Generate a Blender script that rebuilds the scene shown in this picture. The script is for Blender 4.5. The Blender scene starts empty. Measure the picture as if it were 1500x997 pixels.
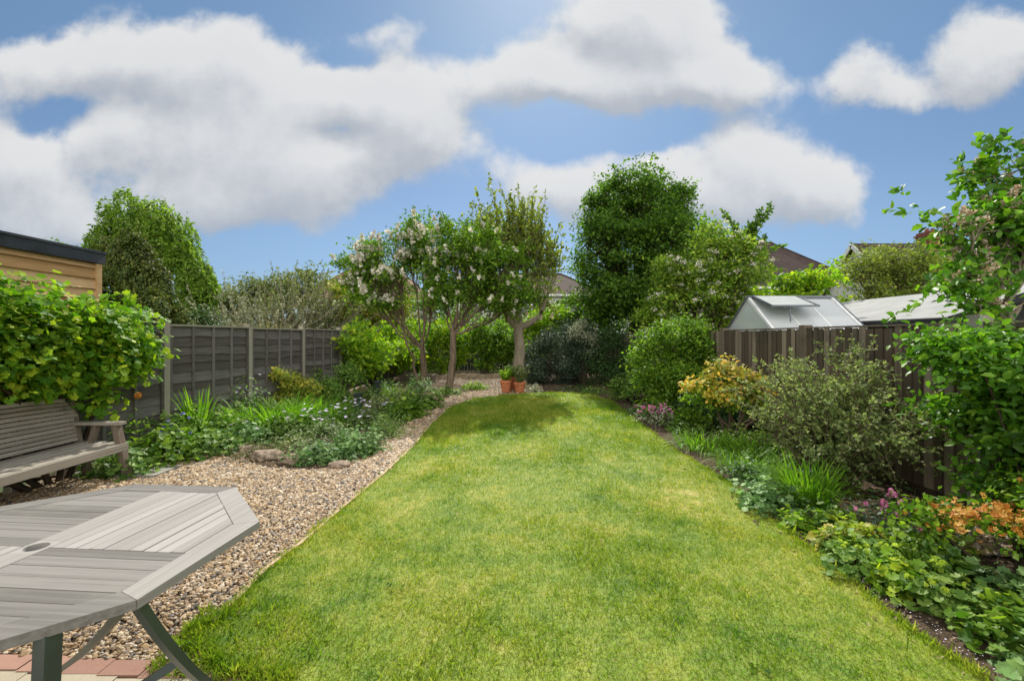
import bpy, math, random
import numpy as np
from mathutils import Vector, Matrix
R = math.radians
rs = np.random.RandomState(7)
random.seed(7)
S = bpy.context.scene
COL = S.collection

# ------------------------------------------------------------------ camera
CAMH, FPX, HOR = 1.60, 650.0, 493.0
cd = bpy.data.cameras.new('camera'); cam = bpy.data.objects.new('camera', cd); COL.objects.link(cam)
cam.location = (0, 0, CAMH); cam.rotation_euler = (R(90), 0, 0)
cd.sensor_width = 36; cd.lens = 36 * FPX / 1500.0; cd.shift_y = -(498.5 - HOR) / 1500.0
cd.clip_start = .05; cd.clip_end = 5000
S.camera = cam
S.render.resolution_x, S.render.resolution_y = 1024, 680
S.view_settings.view_transform = 'Standard'; S.view_settings.look = 'None'
S.view_settings.gamma = 1; S.view_settings.exposure = 0.84
S.render.engine = 'CYCLES'
S.cycles.max_bounces = 6; S.cycles.transparent_max_bounces = 6

# ------------------------------------------------------------------ sun + sky
AZ, EL = R(4), R(43)
sl = bpy.data.lights.new('sun', 'SUN'); sl.energy = 3.5; sl.angle = R(0.6); sl.color = (1, .955, .87)
so = bpy.data.objects.new('sun', sl); COL.objects.link(so)
SD = Vector((math.sin(AZ)*math.cos(EL), math.cos(AZ)*math.cos(EL), math.sin(EL)))
so.rotation_euler = (-SD).to_track_quat('-Z', 'Y').to_euler(); so.location = SD*60

W_ = bpy.data.worlds.new('World'); S.world = W_; W_.use_nodes = True
nt = W_.node_tree; nt.nodes.clear()
def nn(t, typ, **kw):
    n = t.nodes.new(typ)
    for k, v in kw.items(): setattr(n, k, v)
    return n
def plug(t, sock, v):
    if isinstance(v, bpy.types.NodeSocket): t.links.new(v, sock)
    else: sock.default_value = v
def mth(t, op, a, b=0.0, c=None, clamp=False):
    n = nn(t, 'ShaderNodeMath', operation=op, use_clamp=clamp)
    plug(t, n.inputs[0], a); plug(t, n.inputs[1], b)
    if c is not None: plug(t, n.inputs[2], c)
    return n.outputs[0]
def vmt(t, op, a, b):
    n = nn(t, 'ShaderNodeVectorMath', operation=op); plug(t, n.inputs[0], a); plug(t, n.inputs[1], b)
    return n.outputs['Value'] if op == 'DOT_PRODUCT' else n.outputs[0]
def mixc(t, f, a, b, bt='MIX'):
    n = nn(t, 'ShaderNodeMix', data_type='RGBA', blend_type=bt)
    plug(t, n.inputs[0], f)
    for s, v in ((n.inputs[6], a), (n.inputs[7], b)):
        if isinstance(v, tuple) and len(v) == 3: v = v + (1,)
        plug(t, s, v)
    return n.outputs[2]
def smooth(t, v, lo, hi):
    n = nn(t, 'ShaderNodeMapRange', interpolation_type='SMOOTHSTEP')
    plug(t, n.inputs[0], v); n.inputs[1].default_value = lo; n.inputs[2].default_value = hi
    return n.outputs[0]
# cloud banks as directions in the sky: azimuth/elevation tangents, half widths, weight
CL = [(-1.02,.515,.10,.04,-.42),(-.42,.45,.07,.022,-.5),(-.38,.62,.10,.04,-.5),(-1.0,.62,.22,.085,.95),(-.72,.64,.18,.10,1.0),(-.50,.55,.22,.13,1.1),(-.27,.53,.13,.11,1.0),(-.14,.47,.12,.07,.6),(-1.16,.42,.16,.16,.75),(-.80,.42,.28,.12,.95),
      (-.40,.38,.30,.10,.9),(-.62,.28,.36,.07,.62),(-1.1,.26,.24,.07,.6),(-.26,.69,.07,.04,.4),
      (.27,.68,.22,.13,1.2),(.0,.60,.15,.06,.8),(.48,.58,.17,.075,1.1),(.34,.76,.18,.09,1.0),(.20,.57,.22,.05,.8),
      (.55,.41,.15,.09,1.15),(.70,.34,.13,.07,.9),(.17,.34,.21,.08,.85),(.42,.29,.30,.075,.8),(.30,.40,.07,.03,.4),
      (.80,.59,.10,.07,.85),(.88,.53,.12,.045,.7),(1.06,.60,.13,.09,1.0),(1.22,.68,.20,.09,.9),
      (-1.7,.6,.4,.3,.9),(1.9,.5,.4,.2,.8),(0,1.35,.9,.22,.8),(-1.3,1.2,.5,.3,.7),(1.4,1.3,.5,.25,.6)]
g = bpy.data.node_groups.new('cloud_bank', 'ShaderNodeTree')
g.interface.new_socket('P', in_out='INPUT', socket_type='NodeSocketVector')
g.interface.new_socket('F', in_out='OUTPUT', socket_type='NodeSocketFloat')
gi = nn(g, 'NodeGroupInput'); go = nn(g, 'NodeGroupOutput')
nz = nn(g, 'ShaderNodeTexNoise'); nz.inputs['Scale'].default_value = 3.0; nz.inputs['Detail'].default_value = 7; nz.inputs['Roughness'].default_value = .58
g.links.new(gi.outputs[0], nz.inputs['Vector'])
wv = vmt(g, 'MULTIPLY', vmt(g, 'SUBTRACT', nz.outputs['Color'], (.5,.5,.5)), (.22,.17,0))
P = vmt(g, 'MULTIPLY', vmt(g, 'ADD', gi.outputs[0], wv), (1,1,0))
acc = None
for (cu, cv, ru, rv, w) in CL:
    q = vmt(g, 'MULTIPLY', vmt(g, 'SUBTRACT', P, (cu,cv,0)), (1/ru,1/rv,0))
    e = mth(g, 'MULTIPLY', mth(g, 'EXPONENT', mth(g, 'MULTIPLY', vmt(g, 'DOT_PRODUCT', q, q), -1.0)), w)
    acc = e if acc is None else mth(g, 'ADD', acc, e)
n2 = nn(g, 'ShaderNodeTexNoise'); n2.inputs['Scale'].default_value = 4.6; n2.inputs['Detail'].default_value = 8; n2.inputs['Roughness'].default_value = .56
g.links.new(gi.outputs[0], n2.inputs['Vector'])
acc = mth(g, 'ADD', acc, mth(g, 'MULTIPLY', mth(g, 'SUBTRACT', n2.outputs['Fac'], .5), 1.7))
g.links.new(acc, go.inputs[0])
tc = nn(nt, 'ShaderNodeTexCoord'); sp = nn(nt, 'ShaderNodeSeparateXYZ'); nt.links.new(tc.outputs['Generated'], sp.inputs[0])
ay = mth(nt, 'MAXIMUM', mth(nt, 'ABSOLUTE', sp.outputs[1]), .12)
u = mth(nt, 'DIVIDE', sp.outputs[0], ay); v = mth(nt, 'DIVIDE', sp.outputs[2], ay)
cx = nn(nt, 'ShaderNodeCombineXYZ'); plug(nt, cx.inputs[0], u); plug(nt, cx.inputs[1], v)
def bank(off):
    q = nn(nt, 'ShaderNodeGroup'); q.node_tree = g
    nt.links.new(vmt(nt, 'ADD', cx.outputs[0], off), q.inputs[0]); return q.outputs[0]
F0 = bank((0,0,0)); F1 = bank((.015,.06,0))
mask = smooth(nt, F0, .40, .86)
lit = smooth(nt, mth(nt, 'SUBTRACT', F0, F1), -.62, .50)
thick = smooth(nt, F0, .5, 1.7)
sky = nn(nt, 'ShaderNodeTexSky'); sky.sky_type = 'NISHITA'; sky.sun_disc = False
sky.sun_elevation = EL; sky.sun_rotation = AZ; sky.air_density = 1.0; sky.dust_density = .25; sky.ozone_density = 1.6; sky.altitude = 0
SKYS = .115
tint = mixc(nt, smooth(nt, sp.outputs[2], .26, .52), mixc(nt, smooth(nt, sp.outputs[2], .0, .26), (.25,.30,.40), (.385,.42,.45)), (.44,.50,.50))
blue = mixc(nt, 1.0, sky.outputs[0], tint, 'MULTIPLY')
k = 1/SKYS
def sc(c): return tuple(x*k for x in c)
cc = mixc(nt, lit, sc((.25,.27,.30)), sc((.455,.455,.45)))
cc = mixc(nt, mth(nt, 'MULTIPLY', thick, .35), cc, sc((.39,.395,.41)))
low = smooth(nt, v, .02, .40)
cc = mixc(nt, mth(nt,'MULTIPLY', mth(nt, 'SUBTRACT', 1.0, low), .55), cc, sc((.20,.25,.32)))
# unseen bright cloud cover added behind the camera and overhead as fill light
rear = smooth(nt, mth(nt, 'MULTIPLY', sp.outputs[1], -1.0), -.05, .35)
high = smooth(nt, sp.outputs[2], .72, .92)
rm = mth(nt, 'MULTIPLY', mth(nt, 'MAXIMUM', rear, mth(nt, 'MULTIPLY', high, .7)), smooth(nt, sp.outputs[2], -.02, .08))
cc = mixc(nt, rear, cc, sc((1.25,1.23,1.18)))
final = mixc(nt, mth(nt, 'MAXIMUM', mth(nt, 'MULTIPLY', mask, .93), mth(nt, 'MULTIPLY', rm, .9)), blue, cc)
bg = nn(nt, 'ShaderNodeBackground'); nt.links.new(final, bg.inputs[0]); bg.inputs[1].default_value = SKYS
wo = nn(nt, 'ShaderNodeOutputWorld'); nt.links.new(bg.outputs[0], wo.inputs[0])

# ------------------------------------------------------------------ helpers
def gp(px, py):                      # ground point seen at a photo position
    D = FPX*CAMH/(py-HOR); return ((px-750)/FPX*D, D)
def wp(px, py, D):                   # point at depth D
    return ((px-750)/FPX*D, D, CAMH-(py-HOR)/FPX*D)
class MB:
    def __init__(s): s.v=[]; s.f=[]; s.n=0
    def add(s, v, f):
        v=np.asarray(v,float).reshape(-1,3); f=np.asarray(f,np.int64)
        if len(v)==0: return s
        s.v.append(v); s.f.append(f+s.n); s.n+=len(v); return s
    def mesh(s, name, off=(0,0,0), smooth=False):
        V=np.concatenate(s.v)-np.array(off); me=bpy.data.meshes.new(name)
        tot=np.concatenate([np.full(len(f), f.shape[1]) for f in s.f]).astype(np.int32)
        idx=np.concatenate([f.ravel() for f in s.f]).astype(np.int32)
        me.vertices.add(len(V)); me.vertices.foreach_set('co', V.astype(np.float32).ravel())
        me.loops.add(len(idx)); me.loops.foreach_set('vertex_index', idx)
        me.polygons.add(len(tot)); st=np.concatenate([[0],np.cumsum(tot)[:-1]]).astype(np.int32)
        me.polygons.foreach_set('loop_start', st); me.polygons.foreach_set('loop_total', tot)
        me.polygons.foreach_set('use_smooth', np.full(len(tot),bool(smooth)))
        me.update(calc_edges=True); return me
OFF = {}
def obj(name, mb, mat, parent=None, smooth=False, loc=None):
    off = OFF.get(parent.name, (0,0,0)) if parent else (loc or (0,0,0))
    me = mb.mesh(name, off, smooth); o = bpy.data.objects.new(name, me); COL.objects.link(o)
    if mat: me.materials.append(mat)
    if parent: o.parent = parent
    else: o.location = off
    OFF[o.name] = tuple(off); return o
def tag(o, label=None, cat=None, group=None, kind=None):
    for k_, v_ in (('label',label),('category',cat),('group',group),('kind',kind)):
        if v_: o[k_]=v_
    return o
def thing(name, label, cat, loc, group=None, rz=0):
    o = bpy.data.objects.new(name, None); COL.objects.link(o); o.location = loc; o.empty_display_size=.2
    OFF[o.name] = tuple(loc); return tag(o, label, cat, group)
def inst(name, me, parent, loc, rot=(0,0,0), scale=1.0, label=None):
    o = bpy.data.objects.new(name, me); COL.objects.link(o); o.parent=parent
    off = OFF[parent.name]; o.location = tuple(loc[i]-off[i] for i in range(3)); o.rotation_euler=rot; o.scale=(scale,)*3
    if label: o['label']=label
    return o
BF = np.array([[0,3,2,1],[4,5,6,7],[0,1,5,4],[1,2,6,5],[2,3,7,6],[3,0,4,7]])
def box(mb, x0,x1,y0,y1,z0,z1, M=None):
    v=np.array([[x0,y0,z0],[x1,y0,z0],[x1,y1,z0],[x0,y1,z0],[x0,y0,z1],[x1,y0,z1],[x1,y1,z1],[x0,y1,z1]],float)
    if M is not None: v = v@np.array(M.to_3x3()).T+np.array(M.translation)
    return mb.add(v, BF)
def beam(mb, a, b, w, h, up=(0,0,1)):     # rectangular bar from a to b
    a=np.array(a,float); b=np.array(b,float); d=b-a; L=np.linalg.norm(d); d/=L
    s=np.cross(d,np.array(up,float)); s/=np.linalg.norm(s); t=np.cross(s,d)
    v=[a+i*s*w/2+j*t*h/2 for i,j in ((-1,-1),(1,-1),(1,1),(-1,1))]+[b+i*s*w/2+j*t*h/2 for i,j in ((-1,-1),(1,-1),(1,1),(-1,1))]
    return mb.add(v, BF)
def prism(mb, poly, z0, z1):
    n=len(poly); v=[(p[0],p[1],z0) for p in poly]+[(p[0],p[1],z1) for p in poly]
    mb.add(v, np.array([list(range(n,2*n))]));
    b=[(i,(i+1)%n,n+(i+1)%n,n+i) for i in range(n)]
    mb.f.append(np.array(b)+mb.n-2*n); mb.f.append(np.array([list(range(n))[::-1]])+mb.n-2*n)
def unit(a): return a/np.maximum(np.linalg.norm(a,axis=-1,keepdims=True),1e-9)
def tubes(mb, paths, rad, sides=4):
    P=np.asarray(paths,float); M,K,_=P.shape; r=np.asarray(rad,float)
    if r.ndim==1: r=np.broadcast_to(r,(M,K))
    T=np.gradient(P,axis=1); T=unit(T)
    ref=np.where(np.abs(T[...,2:3])>.9, np.array([1.,0,0]), np.array([0,0,1.]))
    A=unit(np.cross(T,ref)); B=np.cross(T,A)
    an=np.arange(sides)*2*np.pi/sides
    V=P[:,:,None,:]+r[:,:,None,None]*(np.cos(an)[None,None,:,None]*A[:,:,None,:]+np.sin(an)[None,None,:,None]*B[:,:,None,:])
    i=np.arange(M)[:,None,None]*K*sides; j=np.arange(K-1)[None,:,None]*sides; k_=np.arange(sides)[None,None,:]; k2=(k_+1)%sides
    f=np.stack([i+j+k_, i+j+k2, i+j+sides+k2, i+j+sides+k_],-1).reshape(-1,4)
    mb.add(V.reshape(-1,3), f)
    ends=(np.arange(M)[:,None]*K*sides+(K-1)*sides+np.arange(sides)[None,:]); mb.f.append(ends+mb.n-M*K*sides)
    return mb
def curve(a, b, K=6, bow=(0,0,0), wob=0.0):
    a=np.array(a,float); b=np.array(b,float); t=np.linspace(0,1,K)[:,None]
    p=a+(b-a)*t+4*t*(1-t)*np.array(bow,float)
    if wob: p[1:-1]+=rs.normal(0,wob,(K-2,3))
    return p
# leaf shapes: unit length along +y, normal +z
def T_fold(w=.3,h=.08): return (np.array([[0,0,0],[0,.55,-.02],[0,1,-.06],[-w,.5,h],[w,.5,h]]), np.array([[0,1,3],[1,2,3],[0,4,1],[1,4,2]]))
def T_quad(w=.3,h=.06): return (np.array([[0,0,0],[w,.5,h],[0,1,0],[-w,.5,h]]), np.array([[0,1,2],[0,2,3]]))
def T_oval(w=.3,h=.08): return (np.array([[0,0,0],[0,.35,-.01],[0,.7,-.03],[0,1,-.1],[-w,.3,h],[-w*.8,.68,h*.8],[w,.3,h],[w*.8,.68,h*.8]]),
                                np.array([[0,1,4,4],[1,2,5,4],[2,3,5,5],[0,6,1,1],[1,6,7,2],[2,7,3,3]]))
def fixq(T):
    v,f=T; return v,[np.array([q[:3] if len(set(q))==3 else q for q in [row]]) for row in f.tolist()]
def T_tri_oval(w=.3,h=.08):
    v=T_oval(w,h)[0]; return (v, np.array([[0,1,4],[1,2,5],[1,5,4],[2,3,5],[0,6,1],[1,6,7],[1,7,2],[2,7,3]]))
def T_lobed(nl=5, cup=.08, deep=.35):
    v=[[0,.45,-.04]]; a0=-1.5*math.pi
    K=nl*2
    for i in range(K+1):
        a=-math.pi/2+math.radians(12)+ (2*math.pi-math.radians(24))*i/K
        r=.5*(1.0 if i%2 else 1-deep)
        if i in (0,K): r=.42
        v.append([r*math.cos(a), .45+r*math.sin(a), cup*(1 if i%2 else .4)])
    f=[[0,i,i+1] for i in range(1,K+1)]
    return (np.array(v), np.array(f))
def T_blade(w=.03, bend=.25, K=4):
    v=[];f=[]
    for i in range(K):
        t=i/K; v+= [[-w*(1-t*.6),t*math.cos(bend*t),-bend*t*t],[w*(1-t*.6),t*math.cos(bend*t),-bend*t*t]]
    v.append([0,math.cos(bend),-bend]); n=2*K
    for i in range(K-1):
        a=2*i; f+=[[a,a+1,a+3],[a,a+3,a+2]]
    f.append([n-2,n-1,n]); return (np.array(v),np.array(f))
def T_star(np_=5, w=.2, lift=.2):
    v=[[0,0,0]];f=[]
    for i in range(np_):
        a=2*math.pi*i/np_; d=np.array([math.cos(a),math.sin(a)]); s=np.array([-d[1],d[0]])
        b=len(v); v+= [list(.3*d-w*s)+[lift*.3], list(.5*d)+[lift*.55]] ; v[-2:]=[[*(.30*d-w*s),lift*.5],[*(.5*d),lift],[*(.30*d+w*s),lift*.5]]
        f+=[[0,b,b+1],[0,b+1,b+2]]
    return (np.array(v),np.array(f))
def place(mb, T, P, N, D, Sz):
    P=np.asarray(P); N=unit(np.asarray(N)); D=np.asarray(D); D=unit(D-N*np.sum(D*N,-1,keepdims=True)); X=np.cross(D,N)
    v,f=T; Sz=np.broadcast_to(np.asarray(Sz,float),(len(P),))
    V=P[:,None,:]+Sz[:,None,None]*(v[None,:,0:1]*X[:,None,:]+v[None,:,1:2]*D[:,None,:]+v[None,:,2:3]*N[:,None,:])
    F=(f[None]+np.arange(len(P))[:,None,None]*len(v)).reshape(-1,f.shape[1])
    return mb.add(V.reshape(-1,3),F)
def rdir(n): return unit(rs.normal(0,1,(n,3)))
def crown(blobs, nc, per, cs, shell=(.55,1.0), up=.6, low=-.5, flat=.75, rnd=.6, lump=0):
    if lump:
        nb_=[]
        for b_ in blobs:
            k_=max(5,int(lump*(b_[3]*b_[5])**.5/ .8)); dd_=rdir(k_); s_=rs.uniform(.24,.56,k_)*(1 if k_>0 else 1); dd_=dd_*rs.uniform(.65,1.12,(k_,1))
            for q_,s1 in zip(dd_,s_): nb_.append((b_[0]+q_[0]*b_[3]*.80,b_[1]+q_[1]*b_[4]*.80,b_[2]+q_[2]*b_[5]*.80,b_[3]*s1,b_[4]*s1,b_[5]*s1*.85))
        blobs=nb_
    B=np.array(blobs,float); w=B[:,3]*B[:,5]+B[:,3]*B[:,4]; w/=w.sum()
    b=B[rs.choice(len(B),nc,p=w)]; d=rdir(nc*3); d=d[d[:,2]>low][:nc]
    while len(d)<nc: d=np.concatenate([d,d])[:nc]
    uu=rs.uniform(shell[0],shell[1],nc)[:,None]
    uu=uu*np.where(rs.uniform(0,1,(nc,1))<.13,rs.uniform(1.08,1.38,(nc,1)),1)
    C=b[:,:3]+d*b[:,3:6]*uu
    cz=cs*rs.uniform(.6,1.3,nc)
    P=C[:,None,:]+rs.normal(0,1,(nc,per,3))*np.array([1,1,flat])*cz[:,None,None]*.6
    N=.5*d[:,None,:]+np.array([0,0,up])+rnd*rs.normal(0,1,(nc,per,3))
    D=unit(P-C[:,None,:])+.5*rs.normal(0,1,(nc,per,3))+np.array([0,0,-.25])
    return C,b[:,:3],P.reshape(-1,3),N.reshape(-1,3),D.reshape(-1,3)
def shoots(st, dr, ln, nl, grav=.0, K=6, lspread=.8, upn=.6, t0=.15):
    st=np.asarray(st,float); M=len(st); dr=unit(np.asarray(dr,float)); ln=np.broadcast_to(np.asarray(ln,float),(M,))
    t=np.linspace(0,1,K)
    path=st[:,None,:]+dr[:,None,:]*ln[:,None,None]*t[None,:,None]; path[:,:,2]-=grav*ln[:,None]*t[None,:]**2
    path[:,1:]+=rs.normal(0,.02,(M,K-1,3))*ln[:,None,None]
    tl=rs.uniform(t0,1,(M,nl)); i=np.minimum((tl*(K-1)).astype(int),K-2); fr=(tl*(K-1)-i)[...,None]
    a=path[np.arange(M)[:,None],i]; b=path[np.arange(M)[:,None],i+1]
    P=a+(b-a)*fr; tan=unit(b-a)
    side=rs.normal(0,1,(M,nl,3)); D=tan*.6+side*lspread; N=np.array([0,0,upn])+.6*rs.normal(0,1,(M,nl,3))
    return path,P.reshape(-1,3),N.reshape(-1,3),D.reshape(-1,3)

# ------------------------------------------------------------------ materials
def mat0(name):
    m=bpy.data.materials.new(name); m.use_nodes=True; t=m.node_tree; t.nodes.clear()
    o=nn(t,'ShaderNodeOutputMaterial'); p=nn(t,'ShaderNodeBsdfPrincipled'); t.links.new(p.outputs[0],o.inputs[0])
    return m,t,p,o
def ramp(t, fac, stops):
    r=nn(t,'ShaderNodeValToRGB'); plug(t,r.inputs[0],fac); e=r.color_ramp.elements
    while len(e)<len(stops): e.new(.5)
    for el,(p_,c) in zip(e,stops): el.position=p_; el.color=(*c,1)
    return r.outputs[0]
def noise(t, vec, scale, detail=4, rough=.5, dist=0):
    n=nn(t,'ShaderNodeTexNoise'); 
    if vec is not None: t.links.new(vec,n.inputs['Vector'])
    n.inputs['Scale'].default_value=scale; n.inputs['Detail'].default_value=detail; n.inputs['Roughness'].default_value=rough; n.inputs['Distortion'].default_value=dist
    return n.outputs['Fac']
def geo(t): return nn(t,'ShaderNodeNewGeometry')
def leafmat(name, c1, c2, c3=None, tr=.36, rough=.55, spec=.22, tcol=None):
    if c2[1]>c2[0] and c2[1]>c2[2]: c1,c2,c3=[tuple((x[0]*1.08,x[1]*1.03,x[2]*.95)) if x else None for x in (c1,c2,c3)]
    m,t,p,o=mat0(name); G=geo(t)
    st=[(0,c1),(.6,c2)]+([(1,c3)] if c3 else [])
    col=ramp(t,G.outputs['Random Per Island'],st)
    nz_=noise(t,G.outputs['Position'],1.7,3)
    f=nn(t,'ShaderNodeMapRange'); plug(t,f.inputs[0],nz_); f.inputs[1].default_value=.3; f.inputs[2].default_value=.7; f.inputs[3].default_value=.72; f.inputs[4].default_value=1.25
    hs=nn(t,'ShaderNodeHueSaturation'); plug(t,hs.inputs['Color'],col); plug(t,hs.inputs['Value'],f.outputs[0])
    plug(t,p.inputs['Base Color'],hs.outputs[0]); p.inputs['Roughness'].default_value=rough; p.inputs['Specular IOR Level'].default_value=spec
    if tr>0:
        tn=nn(t,'ShaderNodeBsdfTranslucent'); tc_=mixc(t,1.0,hs.outputs[0],tcol or (1.5,1.7,.7),'MULTIPLY'); t.links.new(tc_,tn.inputs[0])
        mx=nn(t,'ShaderNodeMixShader'); mx.inputs[0].default_value=tr; t.links.new(p.outputs[0],mx.inputs[1]); t.links.new(tn.outputs[0],mx.inputs[2]); t.links.new(mx.outputs[0],o.inputs[0])
    return m
def bump(t,p,h,strength=.5,dist=.01):
    b=nn(t,'ShaderNodeBump'); b.inputs['Strength'].default_value=strength; b.inputs['Distance'].default_value=dist
    plug(t,b.inputs['Height'],h); t.links.new(b.outputs[0],p.inputs['Normal'])
def wood(name, dark, light, axis='X', grain=60, rough=.75, stain=.5, island=.6, stainc=(.10,.11,.07)):
    m,t,p,o=mat0(name); G=geo(t); s={'X':(1.2,grain,grain),'Y':(grain,1.2,grain),'Z':(grain,grain,1.2)}[axis]
    tco=nn(t,'ShaderNodeTexCoord'); v_=vmt(t,'MULTIPLY',tco.outputs['Object'],s)
    n1=noise(t,v_,1.0,5,.65); 
    isl=G.outputs['Random Per Island']
    f=mth(t,'ADD',mth(t,'MULTIPLY',n1,1-island*.5),mth(t,'MULTIPLY',mth(t,'SUBTRACT',isl,.5),island),clamp=True)
    col=ramp(t,f,[(.2,dark),(.8,light)])
    n3=noise(t,G.outputs['Position'],2.3,5,.6)
    col=mixc(t,mth(t,'MULTIPLY',smooth(t,n3,.52,.75),stain),col,stainc)
    plug(t,p.inputs['Base Color'],col); p.inputs['Roughness'].default_value=rough; p.inputs['Specular IOR Level'].default_value=.25
    bump(t,p,n1,.35,.0012); return m
def plain(name,c,rough=.6,metal=0,var=.15,scale=6,spec=.4):
    m,t,p,o=mat0(name); G=geo(t); n1=noise(t,G.outputs['Position'],scale,5,.6)
    col=mixc(t,smooth(t,n1,.3,.7),tuple(x*(1-var) for x in c),tuple(min(1,x*(1+var)) for x in c))
    plug(t,p.inputs['Base Color'],col); p.inputs['Roughness'].default_value=rough; p.inputs['Metallic'].default_value=metal; p.inputs['Specular IOR Level'].default_value=spec
    return m
M={}
M['vine']=leafmat('vine_leaf',(.05,.15,.012),(.15,.30,.018),(.36,.46,.03),tr=.42)
M['lime']=leafmat('lime_leaf',(.07,.16,.015),(.19,.34,.02),(.38,.46,.03),tr=.45)
M['green']=leafmat('green_leaf',(.045,.12,.014),(.12,.23,.02),(.23,.35,.035),tr=.4)
M['glossy']=leafmat('glossy_leaf',(.04,.12,.014),(.10,.24,.02),(.20,.36,.03),tr=.38,rough=.45,spec=.3)
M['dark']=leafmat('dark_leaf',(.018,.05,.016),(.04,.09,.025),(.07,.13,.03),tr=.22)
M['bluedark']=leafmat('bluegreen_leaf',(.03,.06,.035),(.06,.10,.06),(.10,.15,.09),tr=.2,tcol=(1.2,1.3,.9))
M['silver']=leafmat('silver_leaf',(.17,.21,.13),(.30,.34,.23),(.46,.48,.37),tr=.25,tcol=(1.2,1.2,.9))
M['olive']=leafmat('olive_leaf',(.08,.12,.04),(.17,.22,.08),(.30,.33,.14),tr=.3,tcol=(1.3,1.4,.8))
M['cotoneaster']=leafmat('small_greygreen_leaf',(.10,.16,.055),(.21,.28,.10),(.38,.43,.22),tr=.4,tcol=(1.3,1.4,.8))
M['syc']=leafmat('tree_leaf',(.035,.09,.014),(.085,.18,.022),(.17,.29,.035),tr=.42)
M['elder']=leafmat('elder_leaf',(.07,.15,.02),(.17,.28,.03),(.32,.40,.06),tr=.42)
M['apple']=leafmat('apple_leaf',(.09,.14,.03),(.19,.26,.045),(.32,.37,.08),tr=.4,tcol=(1.4,1.5,.7))
M['willow']=leafmat('willow_leaf',(.07,.14,.02),(.15,.25,.035),(.25,.36,.06),tr=.4)
M['conifer']=leafmat('conifer_leaf',(.03,.06,.014),(.075,.11,.022),(.17,.18,.038),tr=.25)
M['pieris']=leafmat('pieris_leaf',(.20,.28,.03),(.52,.48,.06),(.75,.44,.08),tr=.35,tcol=(1.3,1.2,.8))
M['gold']=leafmat('gold_leaf',(.12,.19,.03),(.26,.30,.04),(.42,.36,.07),tr=.35)
M['strap']=leafmat('strap_leaf',(.07,.18,.015),(.14,.30,.02),(.24,.40,.04),tr=.4)
M['mound']=leafmat('mound_leaf',(.06,.14,.025),(.13,.24,.04),(.24,.36,.08),tr=.36,tcol=(1.4,1.5,.8))
M['mint']=leafmat('mint_leaf',(.07,.16,.05),(.15,.28,.09),(.26,.40,.15),tr=.33,tcol=(1.2,1.4,.9))
M['heather']=leafmat('heather_leaf',(.06,.12,.03),(.12,.20,.05),(.18,.26,.09),tr=.3)
M['dry']=leafmat('dry_leaf',(.12,.09,.05),(.24,.18,.10),(.34,.27,.17),tr=.15,tcol=(1,1,1))
M['tall']=leafmat('dry_grass',(.14,.15,.05),(.26,.24,.09),(.36,.30,.13),tr=.3,tcol=(1.1,1.1,.8))
M['white']=leafmat('cream_petal',(.62,.56,.42),(.76,.72,.60),(.82,.80,.74),tr=.25,rough=.6,tcol=(1,1,1))
M['blush']=leafmat('fading_petal',(.50,.34,.22),(.66,.52,.38),(.74,.66,.54),tr=.25,rough=.6,tcol=(1,1,1))
M['orange']=leafmat('orange_petal',(.40,.12,.02),(.58,.25,.04),(.68,.42,.10),tr=.25,rough=.6,tcol=(1,1,1))
M['pink']=leafmat('pink_petal',(.55,.12,.30),(.72,.25,.45),(.8,.42,.58),tr=.25,rough=.6,tcol=(1,1,1))
M['lilacw']=leafmat('pale_petal',(.55,.42,.66),(.70,.62,.78),(.82,.78,.86),tr=.25,rough=.6,tcol=(1,1,1))
M['blue']=leafmat('blue_petal',(.14,.14,.5),(.25,.24,.62),(.4,.38,.7),tr=.2,rough=.6,tcol=(1,1,1))
M['yellowfl']=leafmat('yellowgreen_petal',(.34,.50,.04),(.50,.66,.06),(.62,.74,.12),tr=.4,rough=.6,tcol=(1,1,1))
def barkm(name,c1,c2):
    m,t,p,o=mat0(name); tco=nn(t,'ShaderNodeTexCoord'); v_=vmt(t,'MULTIPLY',tco.outputs['Object'],(14,14,3))
    n1=noise(t,v_,1,6,.7,.6); plug(t,p.inputs['Base Color'],ramp(t,n1,[(.3,c1),(.7,c2)])); p.inputs['Roughness'].default_value=.9; p.inputs['Specular IOR Level'].default_value=.1
    bump(t,p,n1,.9,.03); return m
M['bark']=barkm('bark',(.07,.05,.035),(.24,.18,.12)); M['barkdark']=barkm('dark_bark',(.03,.022,.016),(.10,.075,.05)); M['barkpale']=barkm('pale_bark',(.16,.13,.09),(.38,.32,.24))
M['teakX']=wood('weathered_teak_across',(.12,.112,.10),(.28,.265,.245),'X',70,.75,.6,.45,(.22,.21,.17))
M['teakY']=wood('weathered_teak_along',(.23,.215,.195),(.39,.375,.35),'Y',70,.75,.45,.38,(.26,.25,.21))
M['benchw']=wood('weathered_bench_wood',(.21,.18,.14),(.44,.40,.34),'Y',50,.8,.45,.35,(.14,.13,.09))
M['benchleg']=wood('brown_bench_wood',(.10,.075,.055),(.24,.19,.15),'Z',50,.8,.4,.3)
M['lap']=wood('grey_lap_board',(.085,.075,.062),(.22,.205,.185),'Y',36,.85,.45,.5,(.06,.058,.045))
M['fpost']=wood('grey_green_post',(.25,.23,.17),(.42,.39,.31),'Z',45,.85,.3,.2,(.16,.17,.10))
M['closeb']=wood('dark_close_board',(.095,.072,.05),(.33,.27,.20),'Z',40,.85,.5,.7,(.05,.05,.03))
M['backf']=wood('dark_back_fence',(.03,.028,.025),(.08,.07,.06),'X',30,.9,.4,.4,(.02,.025,.015))
M['larch']=wood('new_larch_cladding',(.42,.23,.09),(.78,.54,.29),'Y',22,.7,.35,.5,(.36,.22,.10))
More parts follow.
